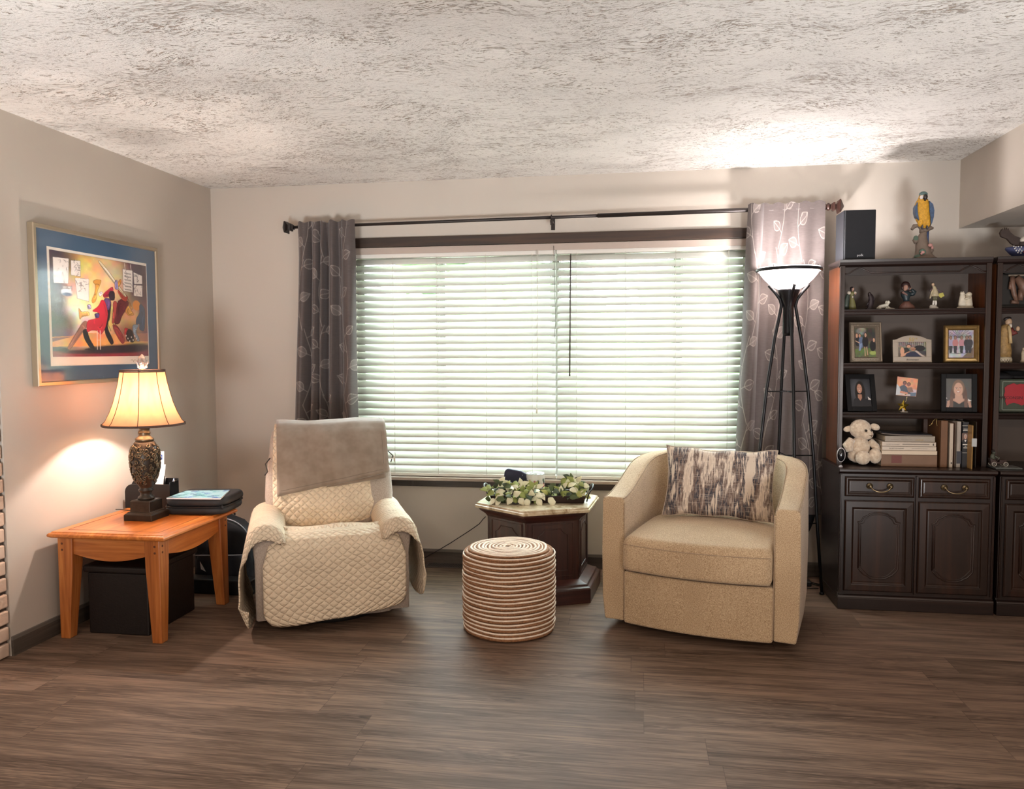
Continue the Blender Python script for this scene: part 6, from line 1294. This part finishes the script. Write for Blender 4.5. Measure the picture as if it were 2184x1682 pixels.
# plush lamb
M_pl = fabric('cream_plush', 'c4ae96', 'dfcfb9', 60, .8, False, .6)
lm = [('body', M_pl, [('e', 345, 1130, 125, 165, .85), ('e', 340, 1220, 150, 105, .8), ('t', [(400, 1010), (340, 1000)], [90, 80])]),
      ('head', M_pl, [('e', 345, 860, 135, 122, .9, 0, -20), ('e', 415, 925, 85, 72, .9, .2, -70), ('e', 350, 770, 75, 35, .9, 0, -10)]),
      ('ear', M_pl, [('e', 185, 860, 62, 38, .6, -.25, -10)]), ('ear', M_pl, [('e', 550, 835, 62, 42, .6, .35, -10)]),
      ('arm', M_pl, [('t', [(225, 1000, -30), (165, 1080, -50), (185, 1160, -70)], [45, 66, 40])]), ('arm', M_pl, [('t', [(470, 1020, -20), (550, 1100, -40), (585, 1190, -50)], [45, 48, 34])]),
      ('foot', M_pl, [('e', 350, 1240, 92, 90, .9, 0, -120)]), ('foot', M_pl, [('e', 515, 1215, 78, 98, .9, 0, -120)]),
      ('eye', plain('1a120e', .2), [('e', 388, 872, 16, 16, 1, 0, -142)]), ('eye', plain('1a120e', .2), [('e', 466, 872, 9, 14, 1, 0, -118)]),
      ('stitched_mouth', plain('5d4436', .6), [('t', [(435, 938, -138), (458, 940, -140), (482, 934, -130)], 3), ('t', [(458, 940, -141), (462, 962, -136)], 3)])]
mk('plush_lamb', 'cream plush lamb sitting at the left end of the bottom shelf', 'plush toy', 1780, 780, s3, -.44, ZB+.0005, lm)
# oval device
dv = thing('smart_camera', 'small oval black device with a white rim beside the plush lamb', 'device', (F5(98, 1220, -.565).x, -.56, ZB)); p_ = F5(98, 1222, -.565); b = MB(); b.ell((p_.x, -.552, p_.z), (.0225, .013, .0385), 20, e=1); part('housing', b, plain('d3cfd2', .3), dv, W=True)
b = MB(); b.ell((p_.x-.001, -.5565, p_.z), (.0195, .0115, .0350), 20); part('lens_face', b, plain('0d0e14', .15), dv, W=True); part('stand', MB().lathe([(.010, 0), (.010, .003), (.006, .010)], (p_.x, -.55, ZB), 20), plain('b9b5b8', .3), dv, W=True)

# ================================================================ RIGHT BOOKCASE CONTENTS (cut off by the frame)
sR = 3.82; YR = -.38
mk('sage_figurine', 'ochre and red robed statuette with raised hand on a zigzag base', 'figurine', 2100, 460, sR, YR, SHZ[1], [
    ('base', C_('b7a98f', .5), [('l', [(150, 60, 1200), (150, 60, 1165), (150, 54, 1150)], .8)]),
    ('zigzag_band', C_('4a382c', .5), [('t', [(95+i*11, 1192 if i % 2 else 1170, -50*sqrt(max(.02, 1-((95+i*11-150)/61)**2))) for i in range(11)], 2.4)]),
    ('robe', plain('9c7c4c', .6, 0, 120, .5, .35, 60), [('l', [(155, 50, 1150), (155, 52, 1100), (156, 46, 1040), (158, 40, 980), (165, 42, 930), (172, 38, 900), (175, 18, 885)])]),
    ('cloak', C_('6d2f2a', .6), [('t', [(150, 905, 10), (120, 960, 5), (110, 1010, 0)], [24, 24, 14]), ('t', [(200, 915), (225, 960, -20), (245, 945, -30)], [22, 20, 16])]),
    ('sash', C_('c0a678', .5), [('t', [(178, 900, -32), (186, 960, -40), (188, 1040, -46)], 12)]),
    ('face', C_('c2a284', .5), [('e', 195, 865, 24, 30, .9), ('e', 255, 920, 14, 18, .9, 0, -30)]), ('beard', C_('d8cdbd', .6), [('t', [(200, 885, -15), (202, 910, -26)], [14, 6])]),
    ('cap', C_('241c1a', .5), [('e', 186, 838, 28, 14, .9, -.2)])])
mk('cream_figurine', 'cream standing figurine at the photo edge beside the robed statuette', 'figurine', 2100, 460, sR, YR, SHZ[1], [('body', C_('b3a48c', .5), [('l', [(318, 22, 1200), (318, 22, 1180), (318, 16, 1170), (318, 17, 1120), (318, 10, 1095)])]), ('head', C_('b8a58d', .5), [('e', 318, 1085, 9, 11)])])
# shadow box picture on the top shelf
Fr = lambda x, y, Y=YR: at(2100+x/sR, 460+y/sR, Y)
A, B_ = Fr(125, 775), Fr(345, 475); t = thing('shadow_box', 'black framed sculptural picture on the top shelf at the right edge', 'picture', ((A.x+B_.x)/2+.03, YR, SHZ[0]+.0005))
xa_, xb_ = A.x, B_.x+.05; z0_ = SHZ[0]+.0005; z1_ = B_.z
b = MB(); b.box(xa_, xb_, YR, YR+.03, z0_, z1_); b.prism([(xa_, z1_), (xb_, z1_), (xb_-.03, z1_+.012), ((xa_+xb_)/2+.02, z1_+.03), ((xa_+xb_)/2-.02, z1_+.03), (xa_+.03, z1_+.012)], YR, YR+.03); b.box(xa_-.004, xb_+.004, YR-.02, YR+.04, z0_, z0_+.014); part('frame', b, plain('15120f', .4), t, W=True, bevel=.003)
b = MB(); 
def PT(pts, r): b.tube([Fr(x, y, YR-.012) for x, y in pts], [q_*.0007 for q_ in r], 8)
PT([(225, 495), (225, 560), (240, 640), (262, 700)], [18, 20, 18, 12]); PT([(215, 540), (205, 600)], [14, 10]); PT([(215, 700), (275, 708)], [14, 12]); PT([(260, 500), (310, 560), (335, 640)], [24, 36, 40]); PT([(300, 600), (290, 690)], [24, 18]); part('relief', b, plain('6f5344', .5, 0, 60, .4, .3, 30), t, W=True)
b = MB(); b.box(Fr(205, 0).x, xb_-.01, YR-.006, YR-.001, Fr(0, 498).z, Fr(0, 484).z); part('band', b, plain('7d6f5f', .5), t, W=True)
# red shape in a glass plaque, black hat above
A, B_ = Fr(118, 1600), Fr(345, 1330); pq = thing('glass_plaque', 'glass plaque with a red W state shape and the name WISCONSIN', 'plaque', ((A.x+B_.x)/2+.04, YR, SHZ[2]+.0005)); zz0, zz1 = SHZ[2]+.0005, B_.z; xa_, xb_ = A.x, B_.x+.10
part('glass', MB().box(xa_, xb_, YR, YR+.018, zz0, zz1), plain('3f4a3f', .12), pq, W=True, bevel=.004); b = MB()
for bx_ in ((xa_+.012, xa_+.015, zz0+.012, zz1-.012), (xb_-.015, xb_-.012, zz0+.012, zz1-.012), (xa_+.012, xb_-.012, zz1-.015, zz1-.012), (xa_+.012, xb_-.012, zz0+.012, zz0+.015)): b.box(bx_[0], bx_[1], YR-.001, YR, bx_[2], bx_[3])
part('etched_border', b, plain('8f9a8b', .3), pq, W=True)
P = [Fr(x, y, YR) for x, y in ((160, 1400), (185, 1380), (215, 1370), (235, 1362), (260, 1375), (290, 1368), (330, 1372), (370, 1380), (395, 1410), (400, 1470), (385, 1500), (372, 1535), (330, 1532), (300, 1545), (270, 1532), (235, 1522), (205, 1530), (178, 1545), (165, 1510), (170, 1490), (155, 1460), (165, 1430))]
part('red_shape', MB().prism([(p.x, p.z) for p in P], YR-.003, YR-.0012), plain('a81f2c', .5), pq, W=True); p_ = Fr(262, 1484, YR-.0034); part('lettering', MB().text('WISCONSIN', .0225, facing_front((Fr(152, 0).x, YR-.0034, p_.z)), ax='LEFT', spacing=.95), plain('3c1216', .5), pq, W=True)
b = MB(); z_ = zz1; b.lathe([(.10, .0), (.115, .006), (.10, .014), (.065, .02), (.06, .034), (.02, .04)], (Fr(290, 0).x+.02, YR+.07, z_+.004), 28, sx=1, sy=.6); b.lathe([(.07, .0), (.085, .008), (.06, .022), (.02, .034)], (Fr(170, 0).x, YR+.02, z_+.002), 24, sx=.9, sy=.55); hat = solo('folded_hat', b, plain('0f0f12', .8), 'black folded hat lying above the glass plaque', 'hat', (Fr(230, 0).x, YR+.05, z_))
# toy car with driver on a glass plate
sC = 3.739; Fc = lambda x, y, Y=-.47: at(1740+x/sC, 560+y/sC, Y)
p0_, p1_ = Fc(1395, 1625), Fc(1605, 1625); pt_ = thing('display_plate', 'thin clear glass plate under the toy car', 'plate', ((p0_.x+p1_.x)/2, -.47, ZB)); part('plate', MB().box(p0_.x, p1_.x, -.53, -.42, ZB+.0005, ZB+.008), plain('6f7473', .15), pt_, W=True, bevel=.002)
zc_ = ZB+.0085; cx_ = Fc(1490, 0).x; tc = thing('toy_car', 'small open vintage toy car with a driver figure on the glass plate', 'toy car', (cx_, -.475, zc_)); b = MB(); b.box(-.036, .045, -.016, .016, .014, .024); b.hexa([(-.036, -.016, .022), (-.002, -.016, .022), (-.002, .016, .022), (-.036, .016, .022), (-.040, -.014, .044), (-.010, -.014, .032), (-.010, .014, .032), (-.040, .014, .044)]); b.box(.008, .042, -.010, .010, .022, .034); part('chassis', b, plain('3d2a26', .4), tc, bevel=.002)
for x in (-.022, .034):
    for y in (-.02, .02):
        b = MB(); b.ring((x, y, .0125), .0105, .0022, 20, 6, axis='y'); 
        for k_ in range(6): b.tube([(x, y, .0125), (x+.010*cos(k_*pi/3), y, .0125+.010*sin(k_*pi/3))], .0007, 5)
        part('wheel', b, plain('b7afa4', .35, .4), tc)
b = MB(); b.ell((-.022, 0, .048), (.013, .011, .018), 12); b.tube([(-.018, -.010, .054), (-.004, -.012, .046), (.002, -.006, .046)], .004, 8); b.ell((-.018, 0, .072), (.009, .009, .010), 12); part('driver', b, plain('54574a', .6), tc); b = MB(); b.ell((-.021, 0, .078), (.010, .010, .007), 12); part('driver_hair', b, plain('1f1a18', .6), tc)
b = MB(); b.ring((.006, 0, .042), .007, .0012, 18, 6, axis='x'); part('steering_wheel', b, plain('b7afa4', .35, .4), tc)
